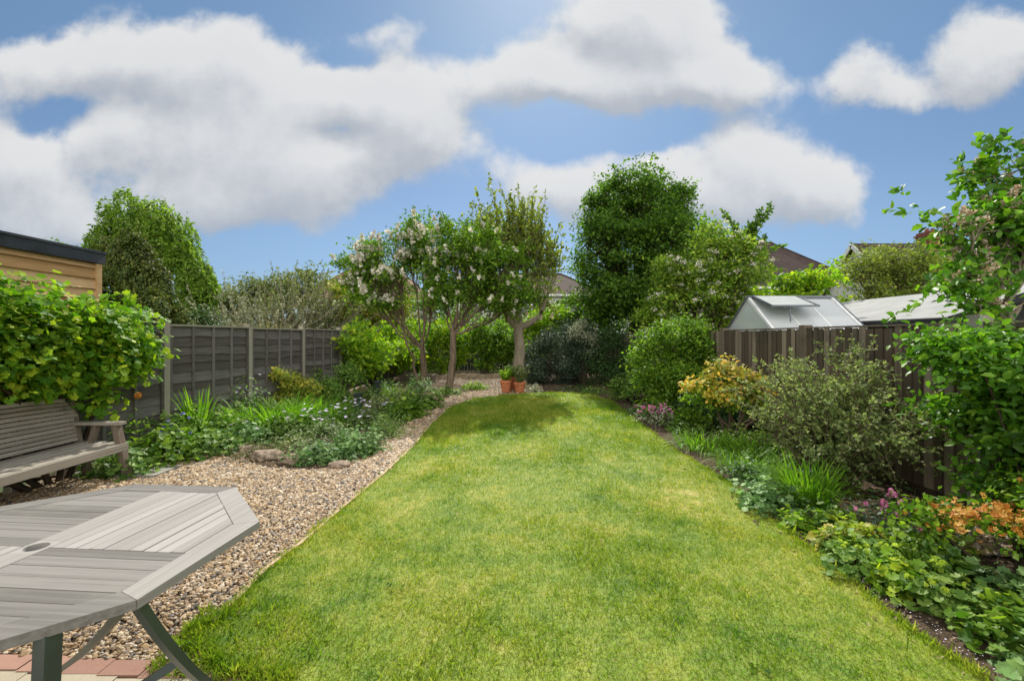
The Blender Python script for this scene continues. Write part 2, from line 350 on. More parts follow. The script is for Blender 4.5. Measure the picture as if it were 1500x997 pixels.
M['plank']=wood('timber_edge',(.36,.25,.14),(.55,.41,.26),'Y',40,.85,.3,.3,(.2,.16,.1))
M['shedw']=wood('dark_shed_wall',(.015,.017,.018),(.045,.047,.045),'Y',20,.8,.2,.3,(.02,.02,.02))
M['felt']=plain('pale_roof_felt',(.27,.275,.265),.9,var=.12,scale=3)
M['epdm']=plain('black_roof_edge',(.035,.038,.045),.55,var=.4,scale=2)
M['alu']=plain('white_aluminium',(.75,.75,.73),.45,.0,.1)
M['aludark']=plain('grey_aluminium',(.17,.18,.20),.4,.5,.1)
M['polyc']=plain('twinwall_roof_sheet',(.42,.43,.40),.35,0,.08,3)
M['metal']=plain('grey_green_metal',(.055,.07,.065),.42,.3,.12,8)
M['terracotta']=plain('terracotta',(.42,.14,.06),.8,0,.3,14)
M['black']=plain('black_plastic',(.02,.028,.03),.5)
M['stonem']=plain('rock',(.26,.20,.15),.95,0,.45,22,.1)
M['slab']=plain('grey_slab',(.26,.245,.21),.95,0,.25,9,.1)
M['render']=plain('pale_render',(.62,.60,.56),.9,0,.08,2,.1)
M['brickw']=plain('brick',(.20,.085,.06),.9,0,.25,12,.1)
M['whiteframe']=plain('white_window_frame',(.78,.78,.76),.5,0,.03)
M['pane']=plain('dark_pane',(.035,.04,.05),.08,0,.2,2,.8)
M['concrete']=plain('concrete_post',(.27,.25,.21),.95,0,.25,12,.1)
def glassmat():
    m,t,p,o=mat0('greenhouse_glass'); G=geo(t)
    gl=nn(t,'ShaderNodeBsdfGlossy'); gl.inputs[0].default_value=(.8,.85,.85,1); gl.inputs[1].default_value=.08
    tr_=nn(t,'ShaderNodeBsdfTransparent'); tr_.inputs[0].default_value=(.78,.85,.82,1)
    df=nn(t,'ShaderNodeBsdfDiffuse'); df.inputs[0].default_value=(.80,.82,.83,1)  # whitish diffuse layer stands in for the sky's reflection on the panes
    mx=nn(t,'ShaderNodeMixShader'); fr=nn(t,'ShaderNodeFresnel'); fr.inputs[0].default_value=1.5
    plug(t,mx.inputs[0],mth(t,'ADD',mth(t,'MULTIPLY',fr.outputs[0],.8),.08)); t.links.new(tr_.outputs[0],mx.inputs[1]); t.links.new(gl.outputs[0],mx.inputs[2])
    m2=nn(t,'ShaderNodeMixShader'); m2.inputs[0].default_value=.58; t.links.new(mx.outputs[0],m2.inputs[1]); t.links.new(df.outputs[0],m2.inputs[2]); t.links.new(m2.outputs[0],o.inputs[0]); return m
M['glass']=glassmat()
def rooft(name,c1,c2,axis=0):
    m,t,p,o=mat0(name); G=geo(t); br=nn(t,'ShaderNodeTexBrick'); v_=vmt(t,'MULTIPLY',G.outputs['Position'],(1,1,1))
    sx=nn(t,'ShaderNodeSeparateXYZ'); t.links.new(G.outputs['Position'],sx.inputs[0]); cb=nn(t,'ShaderNodeCombineXYZ')
    plug(t,cb.inputs[0],mth(t,'ADD',sx.outputs[0],sx.outputs[1])); plug(t,cb.inputs[1],sx.outputs[2]); t.links.new(cb.outputs[0],br.inputs['Vector'])
    br.inputs['Color1'].default_value=(*c1,1); br.inputs['Color2'].default_value=(*c2,1); br.inputs['Mortar'].default_value=(c1[0]*.5,c1[1]*.5,c1[2]*.5,1)
    br.inputs['Scale'].default_value=1; br.inputs['Brick Width'].default_value=.3; br.inputs['Row Height'].default_value=.2; br.inputs['Mortar Size'].default_value=.02
    n1=noise(t,G.outputs['Position'],1.4,5,.6); col=mixc(t,mth(t,'MULTIPLY',n1,.5),br.outputs['Color'],tuple(x*1.4 for x in c2))
    plug(t,p.inputs['Base Color'],col); p.inputs['Roughness'].default_value=.9; p.inputs['Specular IOR Level'].default_value=.15; return m
M['tile']=rooft('brown_roof_tile',(.05,.036,.032),(.08,.058,.05)); M['tile2']=rooft('red_brown_roof_tile',(.17,.10,.08),(.24,.15,.115))
# lawn (blades and turf share the patchy colour field)
def lawnmat(name, blade):
    m,t,p,o=mat0(name); G=geo(t); n1=noise(t,G.outputs['Position'],.75,6,.68,.6); n2_=noise(t,G.outputs['Position'],7,5,.7); n3=noise(t,G.outputs['Position'],45,3,.6)
    f=mth(t,'ADD',mth(t,'MULTIPLY',n1,.62),mth(t,'MULTIPLY',n2_,.38))
    g1=(.085,.18,.012); g2=(.18,.262,.022); g3=(.47,.42,.16)
    col=ramp(t,f,[(.38,g1),(.48,g2),(.57,(.275,.315,.045)),(.66,g3)])
    if blade:
        r_=ramp(t,G.outputs['Random Per Island'],[(0,(.7,.75,.6)),(.55,(1.0,1.0,1.0)),(.85,(1.25,1.15,1.2)),(1,(1.9,1.4,2.2))])
        col=mixc(t,1.0,col,r_,'MULTIPLY')
    else:
        col=mixc(t,mth(t,'MULTIPLY',smooth(t,n3,.4,.65),.55),col,(.13,.11,.035))
        bump(t,p,n3,.8,.02)
    plug(t,p.inputs['Base Color'],col); p.inputs['Roughness'].default_value=.6; p.inputs['Specular IOR Level'].default_value=.2
    if blade:
        tn=nn(t,'ShaderNodeBsdfTranslucent'); t.links.new(mixc(t,1.0,col,(1.35,1.5,.6),'MULTIPLY'),tn.inputs[0])
        mx=nn(t,'ShaderNodeMixShader'); mx.inputs[0].default_value=.5; t.links.new(p.outputs[0],mx.inputs[1]); t.links.new(tn.outputs[0],mx.inputs[2]); t.links.new(mx.outputs[0],o.inputs[0])
    return m
M['turf']=lawnmat('turf',False); M['blade']=lawnmat('grass_blade',True)
STN=[(0,(.05,.05,.055)),(.14,(.15,.13,.12)),(.26,(.27,.17,.085)),(.45,(.42,.28,.135)),(.65,(.30,.20,.11)),(.84,(.50,.38,.23)),(1,(.60,.53,.42))]
def stonemat():
    m,t,p,o=mat0('pebble'); G=geo(t); col=ramp(t,G.outputs['Random Per Island'],STN); n1=noise(t,G.outputs['Position'],60,3)
    col=mixc(t,mth(t,'MULTIPLY',n1,.35),col,(.3,.22,.13)); plug(t,p.inputs['Base Color'],col); p.inputs['Roughness'].default_value=.6; return m
M['pebble']=stonemat()
def gravelbase():
    m,t,p,o=mat0('gravel_ground'); G=geo(t); vo=nn(t,'ShaderNodeTexVoronoi'); t.links.new(G.outputs['Position'],vo.inputs['Vector']); vo.inputs['Scale'].default_value=48
    sx=nn(t,'ShaderNodeSeparateColor'); t.links.new(vo.outputs['Color'],sx.inputs[0]); col=ramp(t,sx.outputs[0],STN)
    col=mixc(t,smooth(t,vo.outputs['Distance'],.3,.75),col,(.12,.09,.06)); plug(t,p.inputs['Base Color'],col); p.inputs['Roughness'].default_value=.8
    bump(t,p,mth(t,'MULTIPLY',vo.outputs['Distance'],-1.0),1.0,.02); return m
M['gravel']=gravelbase()
def soilmat():
    m,t,p,o=mat0('soil'); G=geo(t); n1=noise(t,G.outputs['Position'],9,8,.7); n2_=noise(t,G.outputs['Position'],70,4,.7)
    col=ramp(t,mth(t,'ADD',mth(t,'MULTIPLY',n1,.5),mth(t,'MULTIPLY',n2_,.5)),[(.35,(.045,.032,.022)),(.52,(.12,.085,.055)),(.68,(.24,.18,.12))])
    plug(t,p.inputs['Base Color'],col); p.inputs['Roughness'].default_value=.95; p.inputs['Specular IOR Level'].default_value=.1; bump(t,p,n2_,1,.03); return m
M['soil']=soilmat(); M['chip']=leafmat('bark_chip',(.08,.055,.035),(.20,.14,.09),(.36,.28,.19),tr=0,rough=.9)
def meadow():
    m,t,p,o=mat0('far_ground'); G=geo(t); n1=noise(t,G.outputs['Position'],.6,6,.6); plug(t,p.inputs['Base Color'],ramp(t,n1,[(.3,(.035,.06,.015)),(.7,(.08,.12,.03))])); p.inputs['Roughness'].default_value=.95; return m
M['meadow']=meadow()
def brickpave(name,c1,c2):
    m,t,p,o=mat0(name); G=geo(t); n1=noise(t,G.outputs['Position'],14,6,.65); c=ramp(t,G.outputs['Random Per Island'],[(0,c1),(1,c2)])
    plug(t,p.inputs['Base Color'],mixc(t,mth(t,'MULTIPLY',n1,.5),c,(.28,.22,.17))); p.inputs['Roughness'].default_value=.9; bump(t,p,n1,.6,.01); return m
M['paver']=brickpave('red_paver',(.28,.13,.095),(.40,.21,.15)); M['cream']=brickpave('cream_slab',(.40,.36,.25),(.50,.45,.33))

# ------------------------------------------------------------------ ground
def struct(name, mb, mat, kind='structure'): return tag(obj(name, mb, mat), kind=kind)
gr=MB(); gr.add([(-900,-300,-.03),(900,-300,-.03),(900,1500,-.03),(-900,1500,-.03)],[[0,1,2,3]]); struct('ground',gr,M['meadow'])
LAWN=[(q_[0]*(.972 if q_[0]<0 else .99),q_[1]*.975) for q_ in [gp(q[0]+(18 if q[0]<600 else 6 if q[0]<700 else 0),q[1]) for q in [(300,905),(325,880),(375,828),(430,788),(480,745),(545,692),(590,650),(628,617),(655,594),(690,582),(740,577),(800,574),(860,575),(895,586),(925,608),(950,630),(990,660),(1025,680),(1060,702),(1100,735),(1150,775),(1200,815),(1290,890),(1370,950),(1430,988)]]]
LAWN+= [(2.22,1.6),(-1.02,1.6),(-1.02,2.06),(-1.3,2.12),(-1.62,2.28),(-1.75,2.42)]
def dense(poly,n=4,j=.0):
    o=[]
    for i in range(len(poly)):
        a=np.array(poly[i]);b=np.array(poly[(i+1)%len(poly)])
        for k_ in range(n):
            o.append(tuple(a+(b-a)*k_/n+(rs.normal(0,j,2) if k_ else 0)))
    return o
def sheet(poly,z):
    import mathutils.geometry as mg
    tri=mg.tessellate_polygon([[Vector((p[0],p[1],0)) for p in poly]])
    m=MB(); m.add([(p[0],p[1],z) for p in poly],[list(t_) for t_ in tri]); 
    n=len(poly); m.add([(p[0],p[1],z) for p in poly]+[(p[0],p[1],z-.045) for p in poly],[(i,i+n,(i+1)%n+n,(i+1)%n) for i in range(n)]); return m
def inside(poly,P):
    x,y=P[:,0],P[:,1]; r=np.zeros(len(P),bool); n=len(poly)
    for i in range(n):
        x1,y1=poly[i]; x2,y2=poly[(i+1)%n]
        c=((y1>y)!=(y2>y)); xx=(x2-x1)*(y-y1)/((y2-y1) if y2!=y1 else 1e-9)+x1; r^=(c&(x<xx))
    return r
LAWND=dense(LAWN,6,.018)
struct('lawn',sheet(LAWND,.022),M['turf'])
gv=MB(); gv.add([(-5.3,2.2,-.012),(2.5,2.2,-.012),(4.1,21,-.012),(-5.3,21,-.012)],[[0,1,2,3]]); struct('gravel_path',gv,M['gravel'])
BEDR=[(2.0,1.5),(4.2,1.5),(4.2,21),(1.2,21),(1.0,15.0),(.9,13.0),(.3,12.6),(.6,11.9),(2.0,11.5)]
struct('border_soil',sheet(BEDR,.006),M['soil'])
BEDL=[gp(*q) for q in [(150,690),(200,692),(245,680),(300,660),(345,648),(395,622),(470,590),(520,572)]]+[(-3.6,15.5),(-4.4,15.5),(-5.1,6.4),(-5.4,5.0)]
BEDI=[gp(*q) for q in [(338,662),(380,684),(450,688),(505,682),(550,655),(592,622),(632,592),(668,577),(700,571),(660,560),(610,558),(560,575),(480,592),(400,625)]]
struct('left_bed_soil',sheet(BEDL,.010),M['soil']); struct('island_bed_soil',sheet(BEDI,.014),M['soil'])
# patio: cream slabs edged by a course of red pavers
pv=MB()
for i in range(26):
    x0=-3.6+i*.205; y=2.235-.06*(x0+2.6); 
    if x0>-.95: y=2.07
    box(pv,x0,x0+.198,y-.105+rs.normal(0,.003),y+rs.normal(0,.004),-.05,.006+rs.normal(0,.0015))
struct('brick_edging',pv,M['paver'])
cs_=MB()
for i in range(14):
    for j in range(6):
        x0=-5+i*.60+(j%2)*.3; y1=2.02-j*.45; box(cs_,x0,x0+.592,y1-.442,y1,-.05,.004+rs.normal(0,.001)) if j else None
for i in range(14):
    x0=-5+i*.45; y1=2.12-.06*(x0+2.6) if x0<-.95 else 1.96
    box(cs_,x0,x0+.443,1.578,y1-.0,-.05,.003+rs.normal(0,.001))
struct('patio',cs_,M['cream'])

# grass blades
def rpoly(poly,n):
    p=np.array(poly); lo=p.min(0); hi=p.max(0); o=[]
    while sum(map(len,o))<n:
        q=rs.uniform(lo,hi,(n*2,2)); o.append(q[inside(poly,q)])
    return np.concatenate(o)[:n]
Q=rpoly(LAWND,900000); dd=Q[:,1]
keep=rs.uniform(0,1,len(Q))<np.clip((3.4/dd)**1.55,.0,1); Q=Q[keep]; dd=Q[:,1]
keep=np.abs(Q[:,0])<dd*1.2+.3; Q=Q[keep]; dd=Q[:,1]; n=len(Q)
P3=np.c_[Q,np.full(n,.02)]; D=np.c_[rs.normal(0,.75,(n,2)),np.ones(n)]; N=rdir(n)
pt=np.sin(Q[:,0]*3.1+1.3*np.sin(Q[:,1]*1.7))*np.sin(Q[:,1]*2.3+Q[:,0]*1.1)+.6*np.sin(Q[:,0]*9+Q[:,1]*4)*np.sin(Q[:,1]*8-Q[:,0]*3)
h=(.9+.22*np.clip(pt,-.3,1.2))*rs.uniform(.7,1.35,n)*rs.gamma(5,.0046,n)*np.clip(dd/4.5,1,2.0)*.9
Tb=(np.array([[-.05,0,0],[.05,0,0],[.035,.6,.04],[-.01,1,.18]]),np.array([[0,1,2],[0,2,3]]))
gb=MB(); place(gb,Tb,P3,N,D,h)
# longer fringe along the edges
E=np.array(dense(LAWND,60)); E=E[(E[:,1]>1.9)]; E=E[rs.uniform(0,1,len(E))<np.clip(4/E[:,1],0,1)]; E=np.repeat(E,5,0)+rs.normal(0,.018,(len(E)*5,2)); n=len(E)
place(gb,Tb,np.c_[E,np.full(n,.0)],rdir(n),np.c_[rs.normal(0,.7,(n,2)),np.ones(n)],rs.gamma(5,.0068,n))
# the shaggy corner spilling over the patio by the table
q=rpoly([(-1.75,2.1),(-1.0,2.0),(-.9,2.4),(-1.4,2.7),(-1.8,2.6)],9000); n=len(q)
place(gb,Tb,np.c_[q,np.zeros(n)],rdir(n),np.c_[rs.normal(0,.6,(n,2)),np.ones(n)],rs.gamma(6,.0062,n))
tag(obj('grass',gb,M['blade']),'mown green and straw patched lawn grass','grass',kind='stuff')

# pebbles
def ico():
    p=(1+5**.5)/2; v=np.array([[-1,p,0],[1,p,0],[-1,-p,0],[1,-p,0],[0,-1,p],[0,1,p],[0,-1,-p],[0,1,-p],[p,0,-1],[p,0,1],[-p,0,-1],[-p,0,1]],float); v/=np.linalg.norm(v[0])
    f=np.array([[0,11,5],[0,5,1],[0,1,7],[0,7,10],[0,10,11],[1,5,9],[5,11,4],[11,10,2],[10,7,6],[7,1,8],[3,9,4],[3,4,2],[3,2,6],[3,6,8],[3,8,9],[4,9,5],[2,4,11],[6,2,10],[8,6,7],[9,8,1]]); return v,f
IV,IF=ico(); OV=np.array([[1,0,0],[-1,0,0],[0,1,0],[0,-1,0],[0,0,1],[0,0,-1]],float); OF=np.array([[0,2,4],[2,1,4],[1,3,4],[3,0,4]])
def stones(mb,Q,r,V,Fc,z=0):
    n=len(Q); a=rs.uniform(0,6.28,n); sx=r*rs.uniform(.8,1.35,n); sy=r*rs.uniform(.6,1.0,n); sz=r*rs.uniform(.4,.75,n)
    v=V[None]*(1+rs.normal(0,.10,(n,len(V),1))); v=v*np.stack([sx,sy,sz],-1)[:,None,:]
    tl=rs.normal(0,.25,n); v[...,2]+=v[...,0]*tl[:,None]
    c,s=np.cos(a)[:,None],np.sin(a)[:,None]; x=v[...,0]*c-v[...,1]*s; y=v[...,0]*s+v[...,1]*c
    o=np.stack([x+Q[:,0:1],y+Q[:,1:2],v[...,2]+z+r[:,None]*.25],-1)
    mb.add(o.reshape(-1,3),(Fc[None]+np.arange(n)[:,None,None]*len(V)).reshape(-1,3))
def open_gravel(q): return ~(inside(LAWND,q)|inside(BEDL,q)|inside(BEDI,q)|inside(BEDR,q)|((q[:,1]<2.24-.06*(q[:,0]+2.6))))
GPOL=[(-5.2,2.1),(-1.4,2.1),(-1.3,5),(-1.2,8),(-5.0,8)]
q=rpoly(GPOL,105000); q=q[open_gravel(q)&(np.abs(q[:,0])<q[:,1]*1.22+.2)]
st=MB(); stones(st,q,rs.gamma(7,.00145,len(q))*np.clip(q[:,1]/4,1,1.6),IV,IF)
q=rpoly([(-5,8),(-1,8),(1,13),(1,21),(-4.6,21)],42000); q=q[open_gravel(q)]
stones(st,q,rs.gamma(9,.0021,len(q)),OV,OF)
q=rpoly(dense(GPOL,1),2500); q=q[inside(BEDI,q)]; stones(st,q,rs.gamma(9,.0015,len(q)),OV,OF,.01)
q=rpoly([(3.0,3.2),(3.95,3.2),(3.95,4.4),(3.0,4.2)],2600); stones(st,q,rs.gamma(9,.0017,len(q)),IV,IF,.02)
tag(obj('gravel',st,M['pebble']),'tan, cream and grey pebbles of the gravel path','gravel',kind='stuff')
# bark litter on the soil
lt=MB(); q=rpoly(BEDR,26000); q=q[rs.uniform(0,1,len(q))<np.clip(3.5/q[:,1],0,1)]; n=len(q)
place(lt,T_quad(.25,.1),np.c_[q,np.full(n,.014)],np.array([0,0,1])+.5*rs.normal(0,1,(n,3)),rdir(n),rs.gamma(4,.006,n))
for B_ in (BEDL,BEDI):
    q=rpoly(B_,6000); n=len(q); place(lt,T_quad(.25,.1),np.c_[q,np.full(n,.02)],np.array([0,0,1])+.5*rs.normal(0,1,(n,3)),rdir(n),rs.gamma(4,.006,n))
tag(obj('bark_litter',lt,M['chip']),'brown bark chips and leaf litter on the border soil','litter',kind='stuff')
# fallen pale petals on the soil by the lawn edge
ft=MB(); e=np.array([gp(*q_) for q_ in [(1150,775),(1200,815),(1290,890),(1370,950),(1430,988)]]); 
NP=130; tt=rs.uniform(0,4,NP); i=tt.astype(int).clip(0,3); q=e[i]+(e[i+1]-e[i])*(tt-i)[:,None]+np.c_[rs.uniform(.02,.16,NP),rs.normal(0,.02,NP)]
place(ft,T_quad(.4,.05),np.c_[q,np.full(NP,.024)],np.array([0,0,1])+.4*rs.normal(0,1,(NP,3)),rdir(NP),rs.uniform(.005,.011,NP))
tag(obj('fallen_petals',ft,M['lilacw']),'pale fallen petals strewn along the bare soil edge','petals',kind='stuff')
# timber lawn edging beside the gravel
ed=MB(); L=[np.array(p) for p in LAWN[:9]]
for a,b in zip(L[:-1],L[1:]): beam(ed,(a[0]-.02,a[1],.004),(b[0]-.02,b[1],.004),.028,.05)
tag(obj('lawn_edging',ed,M['plank']),'thin tan timber edging between gravel path and lawn','edging')
sl_=MB(); box(sl_,-4.62,-4.05,5.02,5.45,-.01,.03); box(sl_,-5.1,-4.66,5.02,5.45,-.01,.032)
tag(obj('stepping_slab',sl_,M['slab']),'flat grey stone slab lying beside the bench leg','slab')

# ------------------------------------------------------------------ plants
def leaves(parent, T, P, N, D, sz, mat, name='foliage'):
    mb=MB(); n=len(P); s=sz*rs.uniform(.45,1.45,n); place(mb,T,P,N,D,s); return obj(name,mb,mat,parent,smooth=True)
FQ,FF,FO=T_quad(.3,.07),T_fold(.3,.09),T_tri_oval(.3,.08)
def tree(name,label,base,r0,fork,blobs,nc,per,cs,ls,mat,bark='bark',T=FQ,group=None,shell=(.45,1.05),up=.5,low=-.6,twigs=.6,trunks=None,cat='tree',lean=(0,0),limbr=.36,flat=.75,lump=11,sprays=70):
    t=thing(name,label,cat,(base[0],base[1],0),group)
    C,Bc,P,N,D=crown(blobs,nc,per,cs,shell,up,low,flat,lump=lump)
    wb=MB(); fk=(base[0]+lean[0],base[1]+lean[1],fork)
    tubes(wb,[curve((base[0],base[1],-.05),fk,8,(rs.normal(0,.04),0,0),r0*.12)],[r0*1.35]+list(np.linspace(r0*1.05,r0*.8,7)),10)
    lm=[]
    for b in blobs:
        c=np.array(b[:3]); c2=c+np.array([0,0,b[5]*.2]); fz=np.array(fk); 
        lm.append(curve(fz-np.array([0,0,.05]),c2,8,(rs.normal(0,.12),rs.normal(0,.1),-.08*abs(c2[0]-fz[0])),.03*(1+fork*.2)))
    tubes(wb,lm,np.linspace(r0*limbr*1.1,r0*.14,8),6)
    k_=rs.uniform(0,1,len(C))<twigs; tw=[]
    B=np.array([b[:3] for b in blobs])
    for c,bc in zip(C[k_],Bc[k_]):
        i_=np.argmin(np.linalg.norm(B-bc,axis=1)); s_=lm[i_][rs.randint(3,8)]
        tw.append(curve(s_,c,5,(0,0,rs.uniform(-.05,.1)*np.linalg.norm(c-s_)),.02))
    if tw: tubes(wb,tw,np.linspace(max(r0*.12,.008),.004,5),4)
    obj('trunk',wb,M[bark],t,smooth=True)
    if sprays:
        ce=np.array([b[:3] for b in blobs]).mean(0); ix=rs.choice(len(C),min(sprays*3,len(C)),False); dd_=C[ix]-ce; ix=ix[np.argsort(-np.linalg.norm(dd_,axis=1))[:sprays]]
        s_=C[ix]; n_=len(s_); pa,P2,N2,D2=shoots(s_,unit(s_-ce)+.45*rs.normal(0,1,(n_,3))+[0,0,.35],ls*rs.uniform(3,8,n_),16,.1,lspread=.9)
        P,N,D=np.r_[P,P2],np.r_[N,N2],np.r_[D,D2]
    leaves(t,T,P,N,D,ls,M[mat],'crown'); return t,C
def shrub(name,label,blobs,nc,per,cs,ls,mat,T=FF,cat='shrub',group=None,bark='barkdark',shell=(.55,1.03),up=.5,low=-.35,stems=10,rnd=.6,lump=9):
    B=np.array(blobs,float); bx=(B[:,0].mean(),B[:,1].mean(),0)
    t=thing(name,label,cat,bx,group); C,Bc,P,N,D=crown(blobs,nc,per,cs,shell,up,low,rnd=rnd,lump=lump)
    ok=P[:,2]>.015; leaves(t,T,P[ok],N[ok],D[ok],ls,M[mat])
    wb=MB(); ii=rs.choice(len(C),min(stems,len(C)),False); bz=[]
    for c in C[ii]: bz.append(curve((bx[0]+(c[0]-bx[0])*.25+rs.normal(0,.03),bx[1]+(c[1]-bx[1])*.25+rs.normal(0,.03),-.02),c,5,(0,0,.05)))
    tubes(wb,bz,np.linspace(.016,.005,5)*max(1,B[0,5]*1.2),5); obj('stem',wb,M[bark],t,smooth=True); return t,C
def mound(name,label,c,r,h,n,ls,mat,T,cat='plant',group=None,up=.8):
    t=thing(name,label,cat,(c[0],c[1],0),group)
    d=rdir(n); d[:,2]=np.abs(d[:,2]); rr=rs.uniform(.35,1.05,n)**.6*(1+.25*np.sin(np.arctan2(d[:,1],d[:,0])*3+c[0]*9)+.15*np.sin(np.arctan2(d[:,1],d[:,0])*7+c[1]*9))
    P=np.c_[c[0]+d[:,0]*r*rr,c[1]+d[:,1]*r*rr,d[:,2]*h*rr*.95+.01+rs.normal(0,h*.05,n)]
    P[:,2]=np.maximum(P[:,2],.02)
    N=d*.45+np.array([0,0,up])+.4*rs.normal(0,1,(n,3)); D=d+.6*rs.normal(0,1,(n,3))
    leaves(t,T,P,N,D,ls,M[mat])
    wb=MB(); k_=rs.choice(n,min(n,60),False); pa=[curve((c[0]+(p[0]-c[0])*.4,c[1]+(p[1]-c[1])*.4,0),p,4) for p in P[k_]]
    tubes(wb,pa,np.linspace(.004,.002,4),3); obj('stem',wb,M['heather'],t); return t,P
def straps(name,label,c,r,h,n,w,mat,bend=.9,spread=.5,cat='plant',group=None):
    t=thing(name,label,cat,(c[0],c[1],0),group); a=rs.uniform(0,6.28,n); q=np.sqrt(rs.uniform(0,1,n))*r
    P=np.c_[c[0]+np.cos(a)*q,c[1]+np.sin(a)*q,np.zeros(n)]; b=a+rs.normal(0,.7,n); sp_=rs.uniform(.1,spread,n)
    D=np.c_[np.cos(b)*sp_,np.sin(b)*sp_,np.ones(n)]; N=np.c_[-np.cos(b),-np.sin(b),sp_]*1.0
    mb=MB(); k3=n//3
    for j,bd in enumerate((bend*.4,bend*.8,bend*1.3)):
        s_=slice(j*k3,(j+1)*k3); place(mb,T_blade(w,bd,5),P[s_],-N[s_]*-1,D[s_],h*rs.uniform(.55,1.1,k3))
    obj('foliage',mb,M[mat],t); return t
def flowermesh(name,kind,mats):
    mb=MB()
    if kind=='daisy':
        place(mb,T_star(9,.09,.05),np.array([[0,0,0.]]),np.array([[0,0,1.]]),np.array([[0,1.,0]]),.075)
    elif kind=='ball':
        n=26; d=rdir(n); place(mb,T_star(5,.16,.1),d*.02,d,rdir(n),.022)
    elif kind=='small':
        n=9; d=rdir(n); d[:,2]=abs(d[:,2]); place(mb,T_star(5,.17,.12),d*.014,d,rdir(n),.026)
    me=mb.mesh(name); me.materials.append(M[mats]); return me
FM={k_:flowermesh(k_,a,b) for k_,a,b in (('daisy_flower','daisy','lilacw'),('pink_flower','ball','pink'),('orange_flower','ball','orange'),('blue_flower','small','blue'),('yellow_flower','small','yellowfl'),('pale_pink_flower','small','pink'))}
_stk={}
def add_flowers(t,kind,pts,sc_=1.0,stem=0):
    me=FM[kind]
    if stem:
        key=(kind,stem)
        if key not in _stk:      # the same flower head on a thin stalk
            me2=me.copy(); import bmesh
            bm=bmesh.new(); bm.from_mesh(me2); L=stem/sc_; w=.0022
            q=[bm.verts.new((x,y,z)) for z in (.0,-L) for x,y in ((-w,-w),(w,-w),(0,w))]
            for k_ in range(3):
                f=bm.faces.new((q[k_],q[(k_+1)%3],q[3+(k_+1)%3],q[3+k_])); f.material_index=1
            bm.to_mesh(me2); bm.free(); me2.materials.append(M['heather']); _stk[key]=me2
        me=_stk[key]
    for p in pts[:95]:
        inst('flower',me,t,p,(rs.normal(0,.22),rs.normal(0,.22),rs.uniform(0,6)),sc_*rs.uniform(.75,1.25))
def blossoms(t,C,k_,mat,size=.12,petal=.022,npet=34,name='blossom',down=0):
    idx=rs.choice(len(C),min(k_,len(C)),False); c=C[idx]; n=len(c)
    d=unit(rs.normal(0,.5,(n,3))+np.array([0,0,1-down])); tt=rs.uniform(0,1,(n,npet)); rr=(1-tt*.75)*size*.33
    P=c[:,None,:]+d[:,None,:]*(tt*size)[...,None]+rs.normal(0,1,(n,npet,3))*rr[...,None]*.6
    P=P.reshape(-1,3); mb=MB(); place(mb,T_star(5,.24,.05),P,rdir(len(P))+np.array([0,0,.4]),rdir(len(P)),petal*rs.uniform(.7,1.3,len(P)))
    o=obj(name,mb,M[mat],t); o['kind']='stuff' if n>100 else ''
    if n<=100: del o['kind']
    return o

#==SECTIONS==
# ------------------------------------------------------------------ left lap fence
def lap_fence():
    A=np.array([-5.02,6.40]); dv=unit(np.array([.070,1.0])); nv=np.array([dv[1],-dv[0]])   # nv points into the garden
    t=thing('lap_fence','grey waney lap panel fence with timber posts along the left side','fence',(A[0],A[1],0))
    Mx=lambda k_: Matrix(((dv[0],nv[0],0,A[0]+dv[0]*1.83*k_),(dv[1],nv[1],0,A[1]+dv[1]*1.83*k_),(0,0,1,0),(0,0,0,1)))
    for k_ in range(-3,8):
        T=Mx(k_); H=1.78+rs.normal(0,.012)+(.06 if k_<0 else 0)
        mb=MB(); nb=12
        for i in range(nb):                      # overlapping boards with a wavy lower edge
            z0=.10+i*(H-.16)/nb; zt=z0+(H-.16)/nb+.03; K=14; xs=np.linspace(.06,1.77,K); lo=z0+np.cumsum(rs.normal(0,.006,K))+rs.normal(0,.009)
            v=[];
            for x,l in zip(xs,lo): v+= [(x,.026,l),(x,.004,zt),(x,-.006,zt),(x,.014,l)]
            v=np.array(v)@np.array(T.to_3x3()).T+np.array(T.translation)
            f=[]; 
            for j in range(K-1):
                a=4*j; f+=[[a,a+4,a+5,a+1],[a+3,a+2,a+6,a+7],[a,a+3,a+7,a+4]]
            mb.add(v,f)
        pn=obj('panel',mb,M['lap'],t)
        bt=MB()
        for x in (.075,.49,.915,1.34,1.755): box(bt,x-.018,x+.018,.028,.052,.08,H-.03,T)
        obj('batten',bt,M['lap'],pn)
        cp=MB(); box(cp,.05,1.78,-.03,.062,H-.03,H-.005,T); obj('capping_rail',cp,M['fpost'],pn)
        ps=MB(); box(ps,-.048,.048,-.045,.055,-.05,H+.045,T); q=MB(); po=obj('fence_post',ps,M['fpost'],t)
        box(q,-.06,.06,-.057,.067,H+.046,H+.062,T); obj('post_cap',q,M['fpost'],po)
    return t
lap_fence()
